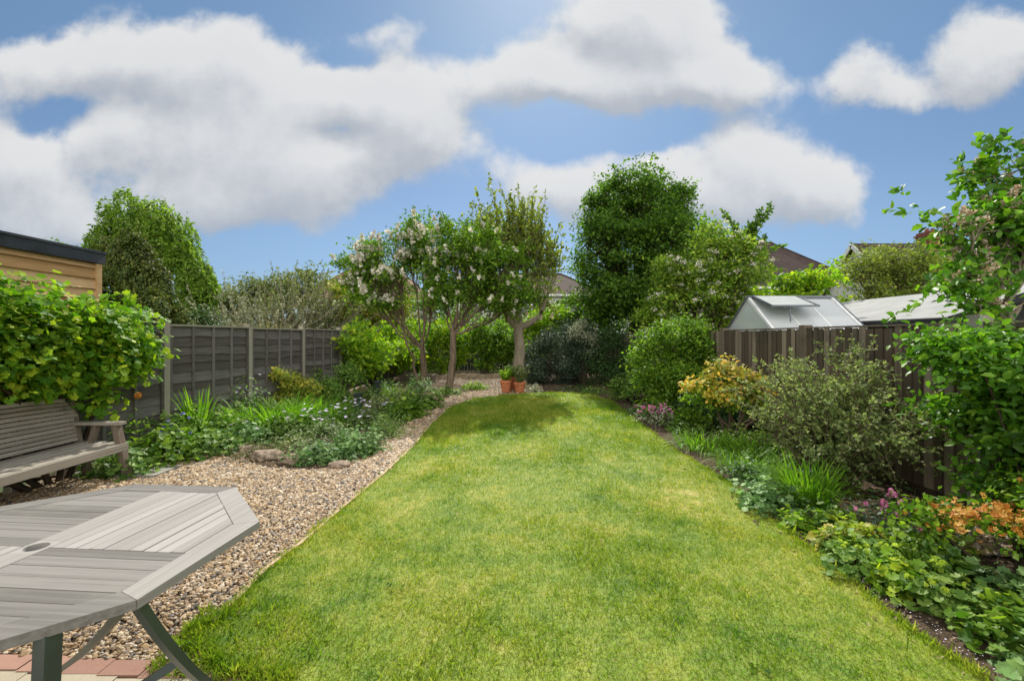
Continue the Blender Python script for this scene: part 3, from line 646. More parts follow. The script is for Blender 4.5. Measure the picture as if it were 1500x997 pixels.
# ------------------------------------------------------------------ right close board fence
def close_fence():
    X0=4.07; t=thing('close_board_fence','dark vertical close board fence with stubby posts along the right side','fence',(X0,6.15,0))
    ys=[-1.0,1.5,3.86,6.15,8.5,10.9,13.2,15.5,18,20.6]
    for a,b in zip(ys[:-1],ys[1:]):
        H=1.735; mb=MB(); y=a+.07
        while y<b-.07:
            w=.082+rs.normal(0,.006); d=rs.normal(0,.004)
            box(mb,X0-.030+d,X0-.014+d,y,y+w,.13,H-.03+rs.normal(0,.009))
            box(mb,X0-.008+d*.3,X0+.004+d*.3,y+w-.014,y+w+.060,.13,H-.045); y+=w+.032+abs(rs.normal(0,.003))
        box(mb,X0-.008,X0+.004,a+.05,a+.10,.13,H-.04); box(mb,X0-.008,X0+.004,b-.14,b-.05,.13,H-.04)
        p=obj('panel',mb,M['closeb'],t)
        g_=MB(); box(g_,X0-.02,X0+.02,a+.06,b-.06,.0,.125); obj('gravel_board',g_,M['barkdark'],p)
        c_=MB(); box(c_,X0-.036,X0+.03,a+.06,b-.06,H-.024,H-.004); obj('capping_rail',c_,M['closeb'],p)
        r_=MB(); 
        for z in (.35,.95,1.5): box(r_,X0+.006,X0+.05,a+.05,b-.05,z,z+.07)
        obj('rail',r_,M['closeb'],p)
    for y in ys:
        ps=MB(); con=y==3.86
        box(ps,X0-.06,X0+.06,y-.055,y+.055,-.05,1.79 if con else 1.76); obj('fence_post',ps,M['concrete'] if con else M['closeb'],t)
close_fence()
# ------------------------------------------------------------------ far end fence
bf=MB(); x=-4.2
while x<4.1: w=.15; box(bf,x,x+w-.006,20.95+rs.normal(0,.004),20.97,.0,1.55+rs.normal(0,.01)); x+=w
for z in (.4,1.3): box(bf,-4.2,4.1,20.98,21.03,z,z+.08)
tag(obj('end_fence',bf,M['backf']),'low dark timber fence behind the hedge at the garden end','fence')

# ------------------------------------------------------------------ garden room, shed, greenhouse
gm=thing('garden_room','flat roofed garden room clad in fresh larch boards behind the vine','garden room',(-6.0,4,0))
mb=MB(); X1=-5.93; zt=2.62
i=0; z=.1
while z<zt:
    h_=min(.165,zt-z+.02)
    v=[(X1+.042,-1.5,z),(X1+.042,6.33,z),(X1+.004,6.33,z+h_),(X1+.004,-1.5,z+h_),(X1-.01,-1.5,z),(X1-.01,6.33,z),(X1-.01,6.33,z+h_),(X1-.01,-1.5,z+h_)]
    mb.add(v,BF[[1,0]][:, :]*0+np.array([[0,1,2,3],[7,6,5,4]])); mb.add(v,[[0,4,5,1],[1,5,6,2]]); z+=.145; i+=1
obj('cladding',mb,M['larch'],gm)
mb=MB(); box(mb,-9.5,-5.95,-1.4,6.30,0,2.6); obj('wall',mb,M['larch'],gm)
mb=MB(); box(mb,X1-.0,X1+.055,6.28,6.36,.1,2.63); obj('corner_board',mb,M['larch'],gm)
mb=MB(); box(mb,-9.6,-5.86,-1.6,6.40,2.64,2.80); box(mb,-9.6,-5.845,-1.6,6.415,2.785,2.815); obj('roof',mb,M['epdm'],gm)

sh=thing('felt_roofed_shed','long dark shed with a pale grey felt roof beyond the right fence','shed',(8.5,9,0))
mb=MB(); z=0
while z<1.86: box(mb,6.78,6.80+.02*0,6.9,11.6,z,z+.14); box(mb,6.775,6.79,6.9,11.6,z,z+.12); z+=.145
obj('wall',mb,M['shedw'],sh)
mb=MB(); prism(mb,[(6.81,6.95),(10.2,6.95),(10.2,11.55),(6.81,11.55)],0,1.85); mb.add([(6.81,6.95,1.86),(10.2,6.95,1.86),(8.5,6.95,2.40),(6.81,6.99,1.86),(10.2,6.99,1.86),(8.5,6.99,2.40)],[[0,1,2],[5,4,3]]); obj('gable',mb,M['shedw'],sh)
mb=MB()
for (xa,za,xb,zb) in ((6.66,1.90,8.5,2.49),(8.5,2.49,10.35,1.90)):
    mb.add([(xa,6.75,za),(xb,6.75,zb),(xb,11.8,zb),(xa,11.8,za),(xa,6.75,za-.03),(xb,6.75,zb-.03),(xb,11.8,zb-.03),(xa,11.8,za-.03)],[[0,1,2,3],[7,6,5,4],[0,4,5,1],[1,5,6,2],[2,6,7,3],[3,7,4,0]])
obj('roof',mb,M['felt'],sh)
mb=MB(); beam(mb,(6.64,6.73,1.85),(8.5,6.73,2.44),.03,.12); beam(mb,(8.5,6.73,2.44),(10.37,6.73,1.85),.03,.12); box(mb,6.64,6.665,6.75,11.8,1.80,1.885); obj('bargeboard',mb,M['shedw'],sh)

gh=thing('greenhouse','aluminium greenhouse with its roof vent propped open behind the right fence','greenhouse',(5.6,9,0))
X0,X1_,YR,HS,ZR,ZE=4.80,6.48,9.0,.98,2.38,1.62
def fbar(*q):
    m_=MB(); beam(m_,*q); obj('frame_bar',m_,M['alu'],gh)
for x in (X0,X0+(X1_-X0)/3,X0+2*(X1_-X0)/3,X1_):
    w=.055 if x in (X0,X1_) else .025
    for s in (-1,1):
        fbar((x,YR+s*HS,ZE),(x,YR,ZR),w,w); fbar((x,YR+s*HS,0),(x,YR+s*HS,ZE),w,w)
for s in (-1,1): fbar((X0,YR+s*HS,ZE),(X1_,YR+s*HS,ZE),.05,.05)
for x in (X0,X1_):
    fbar((x,YR-HS,ZE),(x,YR+HS,ZE),.03,.03)
    for yy in (YR-.35,YR+.35): fbar((x,yy,0),(x,yy,ZR-.27),.025,.025)
fr=MB(); beam(fr,(X0-.03,YR,ZR+.025),(X1_+.03,YR,ZR+.025),.08,.05)
beam(fr,(X1_+.035,YR-HS,ZE+.01),(X1_+.035,YR,ZR+.01),.03,.05); beam(fr,(X0-.035,YR+HS,ZE+.01),(X0-.035,YR,ZR+.01),.03,.05); obj('ridge',fr,M['aludark'],gh)
gl=MB()
for (xa,xb) in ((X0,X1_),):
    gl.add([(xa,YR-HS,ZE+.01),(xb,YR-HS,ZE+.01),(xb,YR,ZR),(xa,YR,ZR)],[[0,1,2,3]]); gl.add([(xa,YR+HS,ZE+.01),(xb,YR+HS,ZE+.01),(xb,YR,ZR),(xa,YR,ZR)],[[3,2,1,0]])
for x in (X0,X1_): gl.add([(x,YR-HS,0),(x,YR+HS,0),(x,YR+HS,ZE),(x,YR,ZR),(x,YR-HS,ZE)],[[0,1,2,3,4]])
for s in (-1,1): gl.add([(X0,YR+s*HS,0),(X1_,YR+s*HS,0),(X1_,YR+s*HS,ZE),(X0,YR+s*HS,ZE)],[[0,1,2,3]])
obj('glazing',gl,M['glass'],gh)
ve=MB(); v0,v1=np.array([X0+.05,YR-.06,ZR+.02]),np.array([X0+.05,YR-.72,ZR-.22])
ve.add([v0,v0+[.86,0,0],v1+[.86,0,0],v1,v0+[0,0,.02],v0+[.86,0,.02],v1+[.86,0,.02],v1+[0,0,.02]],[[3,2,1,0],[4,5,6,7],[0,1,5,4],[1,2,6,5],[2,3,7,6],[3,0,4,7]])
vo=obj('roof_vent',ve,M['polyc'],gh)
vf=MB(); 
for x in (X0+.05,X0+.91): beam(vf,(x,YR-.06,ZR+.035),(x,YR-.73,ZR-.205),.03,.035)
beam(vf,(X0+.03,YR-.73,ZR-.205),(X0+.93,YR-.73,ZR-.205),.03,.035); beam(vf,(X0+.4,YR-.70,ZR-.21),(X0+.4,YR-.72,ZR-.50),.02,.02); obj('vent_frame',vf,M['aludark'],vo)

# ------------------------------------------------------------------ houses beyond
def winds(b,rects,Y=None,X=None):
    for (a0,a1,z0,z1) in rects:
        f=MB(); p=MB(); w=.07
        def bx(m,q0,q1,zz0,zz1,d0,d1):
            if Y is not None: box(m,q0,q1,Y-d1,Y-d0,zz0,zz1)
            else: box(m,X-d1,X-d0,q0,q1,zz0,zz1)
        bx(p,a0,a1,z0,z1,.01,.02)
        for q in (a0,a1-w,(a0+a1)/2-w/2): bx(f,q,q+w,z0,z1,.022,.06)
        for q in (z0,z1-w,z0+(z1-z0)*.65): bx(f,a0-.02,a1+.02,q,q+w,.022,.064)
        o=obj('window',f,M['whiteframe'],b); obj('pane',p,M['pane'],o)
def hip_house(name,label,x0,x1,y0,y1,ez,rz,inset,wm,rm,wins,chim=None,group=None):
    b=thing(name,label,'house',((x0+x1)/2,y0,0),group); m=MB(); box(m,x0,x1,y0,y1,0,ez); obj('wall',m,M[wm],b)
    o=.4; ym=(y0+y1)/2; m=MB(); e=[(x0-o,y0-o,ez),(x1+o,y0-o,ez),(x1+o,y1+o,ez),(x0-o,y1+o,ez),(x0+inset,ym,rz),(x1-inset,ym,rz)]
    m.add(e,[[0,1,5,4],[2,3,4,5]]); m.add(e,[[1,2,5],[3,0,4]]); m.add([(p[0],p[1],ez-.01) for p in e[:4]],[[3,2,1,0]])
    r_=obj('roof',m,M[rm],b); m=MB(); 
    for p,q in ((e[0],e[4]),(e[1],e[5]),(e[4],e[5]),(e[2],e[5])): beam(m,p,q,.16,.12)
    obj('ridge_tiles',m,M[rm],r_)
    m=MB(); box(m,x0-o-.05,x1+o+.05,y0-o-.12,y0-o-.002,ez-.14,ez+.0); obj('gutter',m,M['whiteframe'],b)
    if chim:
        for (cx_,cy_,cz) in chim:
            m=MB(); box(m,cx_-.45,cx_+.45,cy_-.3,cy_+.3,ez,cz); box(m,cx_-.5,cx_+.5,cy_-.35,cy_+.35,cz-.25,cz-.1); c_=obj('chimney',m,M['brickw'],b)
            m=MB(); 
            for dx in (-.22,.22): tubes(m,[[(cx_+dx,cy_,cz),(cx_+dx,cy_,cz+.35)]],[.11,.09],8)
            obj('chimney_pot',m,M['terracotta'],c_)
    winds(b,wins,Y=y0); return b
hip_house('house','red brown hipped roof house peeping out left of the lilac tree',-17.6,-7.5,37,44,4.6,8.0,3.2,'render','tile2',[(-16.6,-15.0,2.6,4.2),(-14.0,-12.4,2.6,4.2),(-11,-9.4,2.6,4.2)])
hip_house('house','pale house with white windows seen through the lilac and apple crowns',-5.2,7.5,37,45,5.1,7.4,3,'render','tile',[(-4.4,-2.8,3.3,4.7),(-1.6,0.0,3.3,4.7),(.7,2.6,3.3,4.7),(3.6,5.2,3.3,4.7)])
hc=hip_house('house','brown tiled hipped roof house between elder and greenhouse',9,22.1,28,36,4.72,8.35,3.4,'render','tile',[(19.4,20.4,3.2,4.5),(17.0,18.2,3.2,4.5),(20.7,21.4,3.2,4.5)])
m=MB(); 
def on_roof(x,z): return (x, 27.6+(z-4.72)/(7.75-4.72)*4.4, z)
a=on_roof(16.0,6.9);c_=on_roof(17.2,7.5)
m.add([(16.2,a[1]-.05,6.95),(17.3,a[1]-.05,6.95),(17.3,c_[1]-.05,7.5),(16.2,c_[1]-.05,7.5)],[[0,1,2,3]]); obj('skylight',m,M['polyc'],hc)
m=MB(); box(m,19.0,19.9,28.1,29.0,4.9,5.75); obj('chimney',m,M['brickw'],hc)
hd=thing('house','white gabled house with a brick chimney behind the olive green tree','house',(23,21.5,0))
xg,yr,zr=17.9,23.0,6.38; hs=3.4; ze=2.9
m=MB(); m.add([(xg,yr-hs,0),(xg,yr+hs,0),(xg,yr+hs,ze),(xg,yr,zr),(xg,yr-hs,ze)],[[4,3,2,1,0]]); m.add([(xg,yr-hs,0),(30,yr-hs,0),(30,yr-hs,ze),(xg,yr-hs,ze)],[[0,1,2,3]]); m.add([(30,yr-hs,0),(30,yr+hs,0),(30,yr+hs,ze),(30,yr,zr),(30,yr-hs,ze)],[[0,1,2,3,4]]); obj('wall',m,M['render'],hd)
m=MB()
for s in (-1,1): m.add([(xg-.3,yr+s*(hs+.3),ze-.28),(30.3,yr+s*(hs+.3),ze-.28),(30.3,yr,zr+.05),(xg-.3,yr,zr+.05)],[[0,1,2,3] if s<0 else [3,2,1,0]])
obj('roof',m,M['tile'],hd)
m=MB(); 
for s in (-1,1): beam(m,(xg-.33,yr+s*(hs+.3),ze-.36),(xg-.33,yr,zr-.04),.05,.2)
obj('bargeboard',m,M['whiteframe'],hd)
m=MB(); box(m,21.3,21.95,yr-.4,yr+.4,5.6,7.0); box(m,21.24,22.01,yr-.48,yr+.48,6.75,6.88); c_=obj('chimney',m,M['brickw'],hd)
m=MB(); tubes(m,[[(21.5,yr,7.0),(21.5,yr,7.2)],[(21.8,yr,7.0),(21.8,yr,7.2)]],[.10,.08],8); obj('chimney_pot',m,M['brickw'],c_)

# ------------------------------------------------------------------ table
def clip(poly,a,b):      # keep the part left of the line a->b
    o=[]; n=len(poly)
    s=lambda p:(b[0]-a[0])*(p[1]-a[1])-(b[1]-a[1])*(p[0]-a[0])
    for i in range(n):
        p,q=poly[i],poly[(i+1)%n]; sp_,sq=s(p),s(q)
        if sp_>=0: o.append(p)
        if (sp_>=0)!=(sq>=0): t=sp_/(sp_-sq); o.append((p[0]+(q[0]-p[0])*t,p[1]+(q[1]-p[1])*t))
    return o
TC=(-1.95,1.82); TR=R(-4.5); TZ=.74
tb=bpy.data.objects.new('garden_table',None); COL.objects.link(tb); tb.location=(TC[0],TC[1],0); tb.rotation_euler=(0,0,TR); OFF[tb.name]=(0,0,0)
tag(tb,'octagonal weathered grey slatted table on folding metal legs','table')
Ro=.750/math.cos(R(22.5)); oct_=[(Ro*math.cos(R(22.5+45*i)),Ro*math.sin(R(22.5+45*i))) for i in range(8)]
Ri=.652/math.cos(R(22.5)); octi=[(Ri*math.cos(R(22.5+45*i)),Ri*math.sin(R(22.5+45*i))) for i in range(8)]
def shrink(poly,e):
    c=np.mean(poly,0); return [tuple(c+(np.array(p)-c)*(1-e/max(np.linalg.norm(np.array(p)-c),1e-6))) for p in poly]
for i in range(8):
    mb=MB(); pl=shrink([oct_[i],oct_[(i+1)%8],octi[(i+1)%8],octi[i]],.0012); prism(mb,pl,TZ-.032,TZ)
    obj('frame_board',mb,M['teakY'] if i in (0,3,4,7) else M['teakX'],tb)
def slatpanel(x0,x1,y0,y1,alongX,mat):
    mb=MB(); w=.0585 if not alongX else .071; c=y0 if alongX else x0; e=y1 if alongX else x1
    while c<e-.01:
        d=min(c+w,e)-.0035
        poly=[(x0+.002,c),(x1-.002,c),(x1-.002,d),(x0+.002,d)] if alongX else [(c,y0+.002),(d,y0+.002),(d,y1-.002),(c,y1-.002)]
        ins=[(p[0]*.9965,p[1]*.9965) for p in octi]
        for i in range(8):
            if len(poly)>2: poly=clip(poly,ins[i],ins[(i+1)%8])
        if len(poly)>2: prism(mb,poly,TZ-.022,TZ-.0015+rs.normal(0,.0005))
        c+=w
    obj('slat_panel',mb,M[mat],tb)
bw=.058
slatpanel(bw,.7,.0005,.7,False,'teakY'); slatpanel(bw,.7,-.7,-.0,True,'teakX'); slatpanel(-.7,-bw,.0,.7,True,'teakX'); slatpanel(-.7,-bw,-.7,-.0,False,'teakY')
for y0,y1 in ((.058,.664),(-.664,-.058)):
    mb=MB(); prism(mb,[(-bw+.001,y0),(bw-.001,y0),(bw-.001,y1),(-bw+.001,y1)],TZ-.028,TZ-.0005); obj('centre_board',mb,M['teakY'],tb)
# collar round the parasol hole
mb=MB(); K=32; v=[];f=[]
for i in range(K):
    a=2*math.pi*i/K; rr=.0572/max(abs(math.cos(a)),abs(math.sin(a)))
    v+=[(.040*math.cos(a),.040*math.sin(a),TZ-.001),(rr*math.cos(a),rr*math.sin(a),TZ-.001),(.040*math.cos(a),.040*math.sin(a),TZ-.055),]
for i in range(K):
    j=(i+1)%K; f+=[[3*i,3*i+1,3*j+1,3*j],[3*i+2,3*i,3*j,3*j+2]]
mb.add(v,f); obj('parasol_hole',mb,M['teakY'],tb)
mb=MB(); tubes(mb,[[(0,0,TZ-.075),(0,0,TZ-.056)]],[.048,.048],20); obj('hole_shade_disc',mb,M['black'],tb)  # black disc added under the parasol hole to stand in for its shade
mb=MB()
for x in (-.42,.42): box(mb,x-.03,x+.03,-.55,.55,TZ-.06,TZ-.033)
box(mb,-.5,.5,-.03,.03,TZ-.06,TZ-.034) if False else None
obj('bearer',mb,M['benchleg'],tb)
Ti=Matrix.Translation((TC[0],TC[1],0))@Matrix.Rotation(TR,4,'Z'); Ti=Ti.inverted()
def tl(p): return np.array(Ti@Vector(p))
def bowleg(a,b,bow,w=.034,h=.024,K=12,up=(0,1,0),name='leg'):
    p=np.array([tl(q) for q in curve(a,b,K,bow)]); mb=MB(); dd_=np.gradient(p,axis=0); dd_=unit(dd_); s=unit(np.cross(dd_,np.array(up,float))); u2=np.cross(s,dd_)
    v=[]
    for i in range(K): v+=[p[i]-s[i]*h/2-u2[i]*w/2,p[i]+s[i]*h/2-u2[i]*w/2,p[i]+s[i]*h/2+u2[i]*w/2,p[i]-s[i]*h/2+u2[i]*w/2]
    f=[[4*i+j,4*i+(j+1)%4,4*(i+1)+(j+1)%4,4*(i+1)+j] for i in range(K-1) for j in range(4)]+[[3,2,1,0],[4*K-4,4*K-3,4*K-2,4*K-1]]
    mb.add(v,f); return obj(name,mb,M['metal'],tb)
bowleg((-1.27,1.50,.708),(-1.30,1.99,.0),(-.006,-.01,-.022),up=(1,0,0),h=.03)
bowleg((-1.31,1.52,.705),(-2.18,2.12,.0),(.02,.0,-.015))
bowleg((-1.40,1.34,.709),(-1.39,1.30,0),(0,0,0),w=.05,h=.04)
bowleg((-2.46,1.30,.705),(-2.5,2.10,.0),(-.10,-.05,.03),up=(1,0,0),h=.03)
bowleg((-2.5,1.60,.705),(-1.72,1.35,.0),(-.12,0,-.10))
bowleg((-1.36,1.85,.27),(-1.80,1.62,.03),(0,0,0),w=.03,h=.03,name='stretcher')

# ------------------------------------------------------------------ bench
bn=thing('garden_bench','weathered wooden slatted garden bench below the climbing vine','bench',(-4.65,4.1,0))
Y0,Y1=3.12,5.06
mb=MB()
for i in range(5): x=-4.40-i*.098; box(mb,x-.088,x,Y0,Y1,.375+.004*i,.400+.004*i)
obj('seat',mb,M['benchw'],bn)
mb=MB(); nb=11
for i in range(nb):
    z=.44+i*.043; x=-4.86-.20*(z-.42); e=.0 if i<7 else (i-6)*.028; cr=.02*math.sin(i)
    K=9; ys_=np.linspace(Y0+.03+e,Y1-.03-e,K); v=[]
    for y in ys_:
        zz=z+.035*(1-((y-(Y0+Y1)/2)/.95)**2)*(i/nb); v+=[(x,y,zz),(x-.008,y,zz+.037),(x-.03,y,zz+.035),(x-.022,y,zz)]
    f=[[4*j+a,4*j+(a+1)%4,4*j+4+(a+1)%4,4*j+4+a] for j in range(K-1) for a in range(4)]+[[3,2,1,0],[4*K-4,4*K-3,4*K-2,4*K-1]]
    mb.add(v,f)
obj('backrest',mb,M['benchw'],bn)
mb=MB(); box(mb,-4.400,-4.372,Y0,Y1,.315,.395); box(mb,-4.84,-4.815,Y0,Y1,.29,.36); obj('seat_rail',mb,M['benchw'],bn)
for y in (Y1-.06,Y0+.06):
    mb=MB(); beam(mb,(-4.34,y+.02,-.02),(-4.46,y,.61),.065,.07,(0,1,0)); obj('leg',mb,M['benchleg'],bn)
    mb=MB(); beam(mb,(-4.78,y+.02,-.02),(-4.86,y,.40),.065,.07,(0,1,0)); beam(mb,(-4.872,y,.38),(-4.99,y,.90),.055,.05,(0,1,0)); obj('leg',mb,M['benchleg'],bn)
    mb=MB(); box(mb,-4.93,-4.38,y-.05,y+.045,.612,.642); obj('armrest',mb,M['benchw'],bn)
    mb=MB(); beam(mb,(-4.86,y,.33),(-4.40,y,.33),.04,.07); beam(mb,(-4.74,y,.40),(-4.68,y,.611),.05,.05,(0,1,0)); obj('side_rail',mb,M['benchleg'],bn)

# ------------------------------------------------------------------ pots, posts, planter
def pot(label,x,y,h,r,foliage,mat,group='terracotta pots at the lawn end'):
    t=thing('terracotta_pot',label,'plant pot',(x,y,.02),group); mb=MB(); K=24; prof=[(.0,.0),(r*.70,0),(r*.95,h*.78),(r*1.06,h*.78),(r*1.08,h),(r*.95,h),(r*.92,h*.85),(0,h*.85)]
    v=[];f=[]
    for (q,z) in prof:
        for i in range(K): a=2*math.pi*i/K; v.append((x+q*math.cos(a),y+q*math.sin(a),.02+z))
    for j in range(len(prof)-1):
        for i in range(K): f.append([j*K+i,j*K+(i+1)%K,(j+1)*K+(i+1)%K,(j+1)*K+i])
    mb.add(v,f); obj('pot',mb,M['terracotta'],t)
    mb=MB(); tubes(mb,[[(x,y,.02+h*.85),(x,y,.021+h*.86)]],[r*.9,r*.9],18); obj('soil',mb,M['soil'],t); return t
def potplant(name,label,x,y,z,h,mat,n=40):
    t=thing(name,label,'plant',(x,y,z)); a=rs.uniform(0,6.28,n); dr=np.c_[np.cos(a)*.45,np.sin(a)*.45,np.ones(n)]
    pa,P,N,D=shoots(np.repeat([[x,y,z]],n,0)+rs.normal(0,.04,(n,3))*[1,1,0],dr,h*rs.uniform(.6,1.1,n),22,.15); mb=MB(); tubes(mb,pa,np.linspace(.006,.002,6),3); obj('stem',mb,M['heather'],t)
    leaves(t,FQ,P,N,D,.06,M[mat])
pot('left terracotta pot of three at the end of the lawn',-.17,12.75,.34,.17,None,None); potplant('potted_shrub','leafy yellow green plant growing in the left terracotta pot',-.17,12.75,.31,.42,'lime')
pot('right terracotta pot, nearest the dark shrubs at the lawn end',.22,12.65,.30,.17,None,None); potplant('potted_shrub','feathery olive green plant growing in the right terracotta pot',.22,12.65,.27,.62,'olive')
pot('terracotta pot standing behind the other two by the apple trunk',.0,13.15,.40,.17,None,None)
potplant('potted_shrub','green plant rising from the rear terracotta pot',0,13.15,.36,.5,'mound')
for (x,y,l) in ((-3.10,8.95,'nearer of two dark green marker posts in the flower bed'),(-3.45,11.4,'farther of two dark green marker posts in the flower bed')):
    t=thing('marker_post',l,'post',(x,y,0),'marker posts in the bed'); mb=MB(); box(mb,x-.06,x+.06,y-.06,y+.06,0,.42); obj('post',mb,M['black'],t); mb=MB(); box(mb,x-.07,x+.07,y-.07,y+.07,.421,.46); obj('cap',mb,M['black'],t)
t=thing('timber_planter','low brown timber planter box behind the lilac trunk','planter',(-3.2,15.2,0)); mb=MB()
for z in (0,.16): box(mb,-3.75,-2.7,14.9,14.94,z,z+.15); box(mb,-3.75,-2.7,15.5,15.54,z,z+.15); box(mb,-3.79,-3.752,14.9,15.54,z,z+.15); box(mb,-2.698,-2.66,14.9,15.54,z,z+.15)
obj('board',mb,M['benchleg'],t); mb=MB(); box(mb,-3.74,-2.71,14.95,15.49,.2,.26); obj('soil',mb,M['soil'],t)
# rockery stones at the front of the island bed
def rock(x,y,sx,sy,sz,label):
    mb=MB(); v=IV.copy(); f=IF
    for _ in range(3):
        vs=list(map(tuple,v)); cache={}; nf=[]
        def mid(a,b):
            kk=(min(a,b),max(a,b))
            if kk not in cache:
                m_=(np.array(vs[a])+np.array(vs[b])); vs.append(tuple(m_/np.linalg.norm(m_))); cache[kk]=len(vs)-1
            return cache[kk]
        for a,b,c in f: ab,bc,ca=mid(a,b),mid(b,c),mid(c,a); nf+=[[a,ab,ca],[b,bc,ab],[c,ca,bc],[ab,bc,ca]]
        v=np.array(vs); f=np.array(nf)
    ph=rs.uniform(0,6,6); q=1+.14*np.sin(3.1*v[:,0]+ph[0])*np.cos(2.7*v[:,1]+ph[1])+.07*np.sin(8*v[:,2]+ph[2]+5*v[:,0])+.03*np.sin(17*v[:,1]+ph[3]+11*v[:,0])+rs.normal(0,.008,len(v))
    v=v*q[:,None]*[sx,sy,sz]+[x,y,sz*.55]; mb.add(v,f)
    return tag(obj('rock',mb,M['stonem'],smooth=True,loc=(x,y,0)),label,'rock','rocks edging the island bed')
for i,(px_,py_,s_,l) in enumerate([(352,662,.17,'brown rock at the left corner of the island bed'),(386,672,.20,'broad low brown rock, second from the left of the island bed edge'),(425,678,.19,'mossy brown rock left of the pale green edging plant'),(492,684,.13,'small brown rock right of the pale green edging plant')]):
    gx,gy=gp(px_,py_+4); rock(gx,gy+.1,s_*1.0,s_*.6,s_*.42,l)
# ------------------------------------------------------------------ vine over the left fence
VL=T_lobed(5,.06,.28)
t=thing('vine','broad leaved climbing vine spilling over the fence above the bench','vine',(-4.95,4.6,0))
VB=[(-4.95,y,z+.12,rx,.55,rz) for y,z,rx,rz in [(2.4,1.5,.35,.7),(3.0,1.55,.38,.65),(3.5,1.45,.40,.62),(4.0,1.42,.42,.62),(4.5,1.35,.42,.62),(5.0,1.28,.44,.6),(5.5,1.25,.40,.55),(5.9,1.30,.34,.48),(5.2,.75,.30,.4),(4.3,.85,.25,.4),(5.75,.75,.22,.45)]]
VB=[(b[0]-(.05 if i>7 else 0),)+b[1:] for i,b in enumerate(VB)]
C,Bc,P,N,D=crown(VB,1000,26,.17,(.62,1.05),.75,-.7)
ok=(P[:,1]<5.72+.12*rs.normal(0,1,len(P))-.5*(P[:,2]<1.0))&(P[:,0]<np.where(P[:,1]<5.0,-4.62,-4.36))&~((P[:,2]<.98)&(P[:,1]<4.95)&(P[:,0]>-4.98)); P0,N0,D0=P[ok],N[ok]+np.array([.35,.1,0]),D[ok]
st_=np.c_[rs.normal(-4.9,.15,46),rs.uniform(2.3,6.1,46),rs.uniform(1.65,1.95,46)]
pa,P,N,D=shoots(st_,np.c_[rs.normal(.25,.5,46),rs.normal(.3,.5,46),rs.uniform(.3,1.2,46)],rs.uniform(.2,.5,46),16,.35)
leaves(t,VL,np.r_[P0,P],np.r_[N0,N],np.r_[D0,D],.074,M['vine'])
mb=MB(); tubes(mb,pa,np.linspace(.006,.002,6),4); 
tubes(mb,[curve((-5.0,4.6+i*.1,0),(-4.95,y,1.4),8,(0,0,.1),.03) for i,y in enumerate((2.6,3.4,4.2,5.0,5.7))],np.linspace(.035,.012,8),6); obj('stem',mb,M['barkdark'],t,smooth=True)
# ------------------------------------------------------------------ hedge on the left, far hedge
def bush(label,blobs,nc,per,cs,ls,mat,T=FF,name='shrub',**k_): return shrub(name,label,blobs,nc,per,cs,ls,mat,T,**k_)
bush('bright yellow green laurel hedge against the left fence',[(-4.35,11.9,.95,.55,.8,.88),(-4.2,13.2,1.0,.6,.9,.92),(-4.05,14.6,1.0,.6,.9,.88),(-3.95,16,.95,.6,.9,.9)],900,16,.22,.12,'lime',name='laurel_hedge',cat='hedge',stems=30,rnd=.8)
for i,(x,y,z,r,h,m,l) in enumerate([(-4.1,18.6,1.2,.9,1.1,'lime','sunlit yellow green hedge shrub behind the left lilac trunk'),(-2.75,19.1,1.2,.85,1.15,'lime','rounded lime hedge shrub between the two lilac trunks'),(-1.35,19.2,1.25,.8,1.0,'green','rounded green hedge shrub right of the second lilac trunk'),(-.15,19.4,1.2,.8,1.1,'green','leafy hedge shrub just left of the apple trunk')]):
    bush(l,[(x,y,z,r,.7,h),(x+.3,y,z+.3,r*.7,.6,h*.8)],300,16,.22,.12,m,group='hedge shrubs at the garden end',low=-.9)
bush('glowing lime shrub right of the apple trunk',[(1.6,18.2,2.2,1.1,.8,.95),(2.6,18.4,2.4,.9,.8,.8),(1.2,18,1.6,.8,.6,.7)],420,18,.25,.13,'lime')
# dark shade shrubs on the right at the end of the lawn
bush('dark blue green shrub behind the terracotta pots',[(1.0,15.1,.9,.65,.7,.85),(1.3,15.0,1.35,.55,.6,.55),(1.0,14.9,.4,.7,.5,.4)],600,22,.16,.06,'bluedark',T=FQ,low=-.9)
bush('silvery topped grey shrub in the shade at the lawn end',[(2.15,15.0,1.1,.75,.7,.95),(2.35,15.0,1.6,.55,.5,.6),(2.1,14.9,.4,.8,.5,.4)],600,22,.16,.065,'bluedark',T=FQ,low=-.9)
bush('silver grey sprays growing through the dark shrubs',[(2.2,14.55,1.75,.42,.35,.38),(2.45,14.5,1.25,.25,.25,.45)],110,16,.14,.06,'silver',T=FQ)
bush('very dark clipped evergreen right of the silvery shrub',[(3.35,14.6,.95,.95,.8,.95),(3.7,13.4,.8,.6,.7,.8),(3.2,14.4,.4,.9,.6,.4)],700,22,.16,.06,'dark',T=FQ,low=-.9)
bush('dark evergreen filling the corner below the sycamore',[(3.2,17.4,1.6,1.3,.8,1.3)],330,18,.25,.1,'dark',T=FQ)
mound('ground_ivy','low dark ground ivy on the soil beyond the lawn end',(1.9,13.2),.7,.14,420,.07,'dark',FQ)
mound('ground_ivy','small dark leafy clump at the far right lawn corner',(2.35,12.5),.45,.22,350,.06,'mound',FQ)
mound('silver_plant','low silvery plant beside the right terracotta pot',(.62,12.9),.28,.24,300,.05,'silver',FQ)
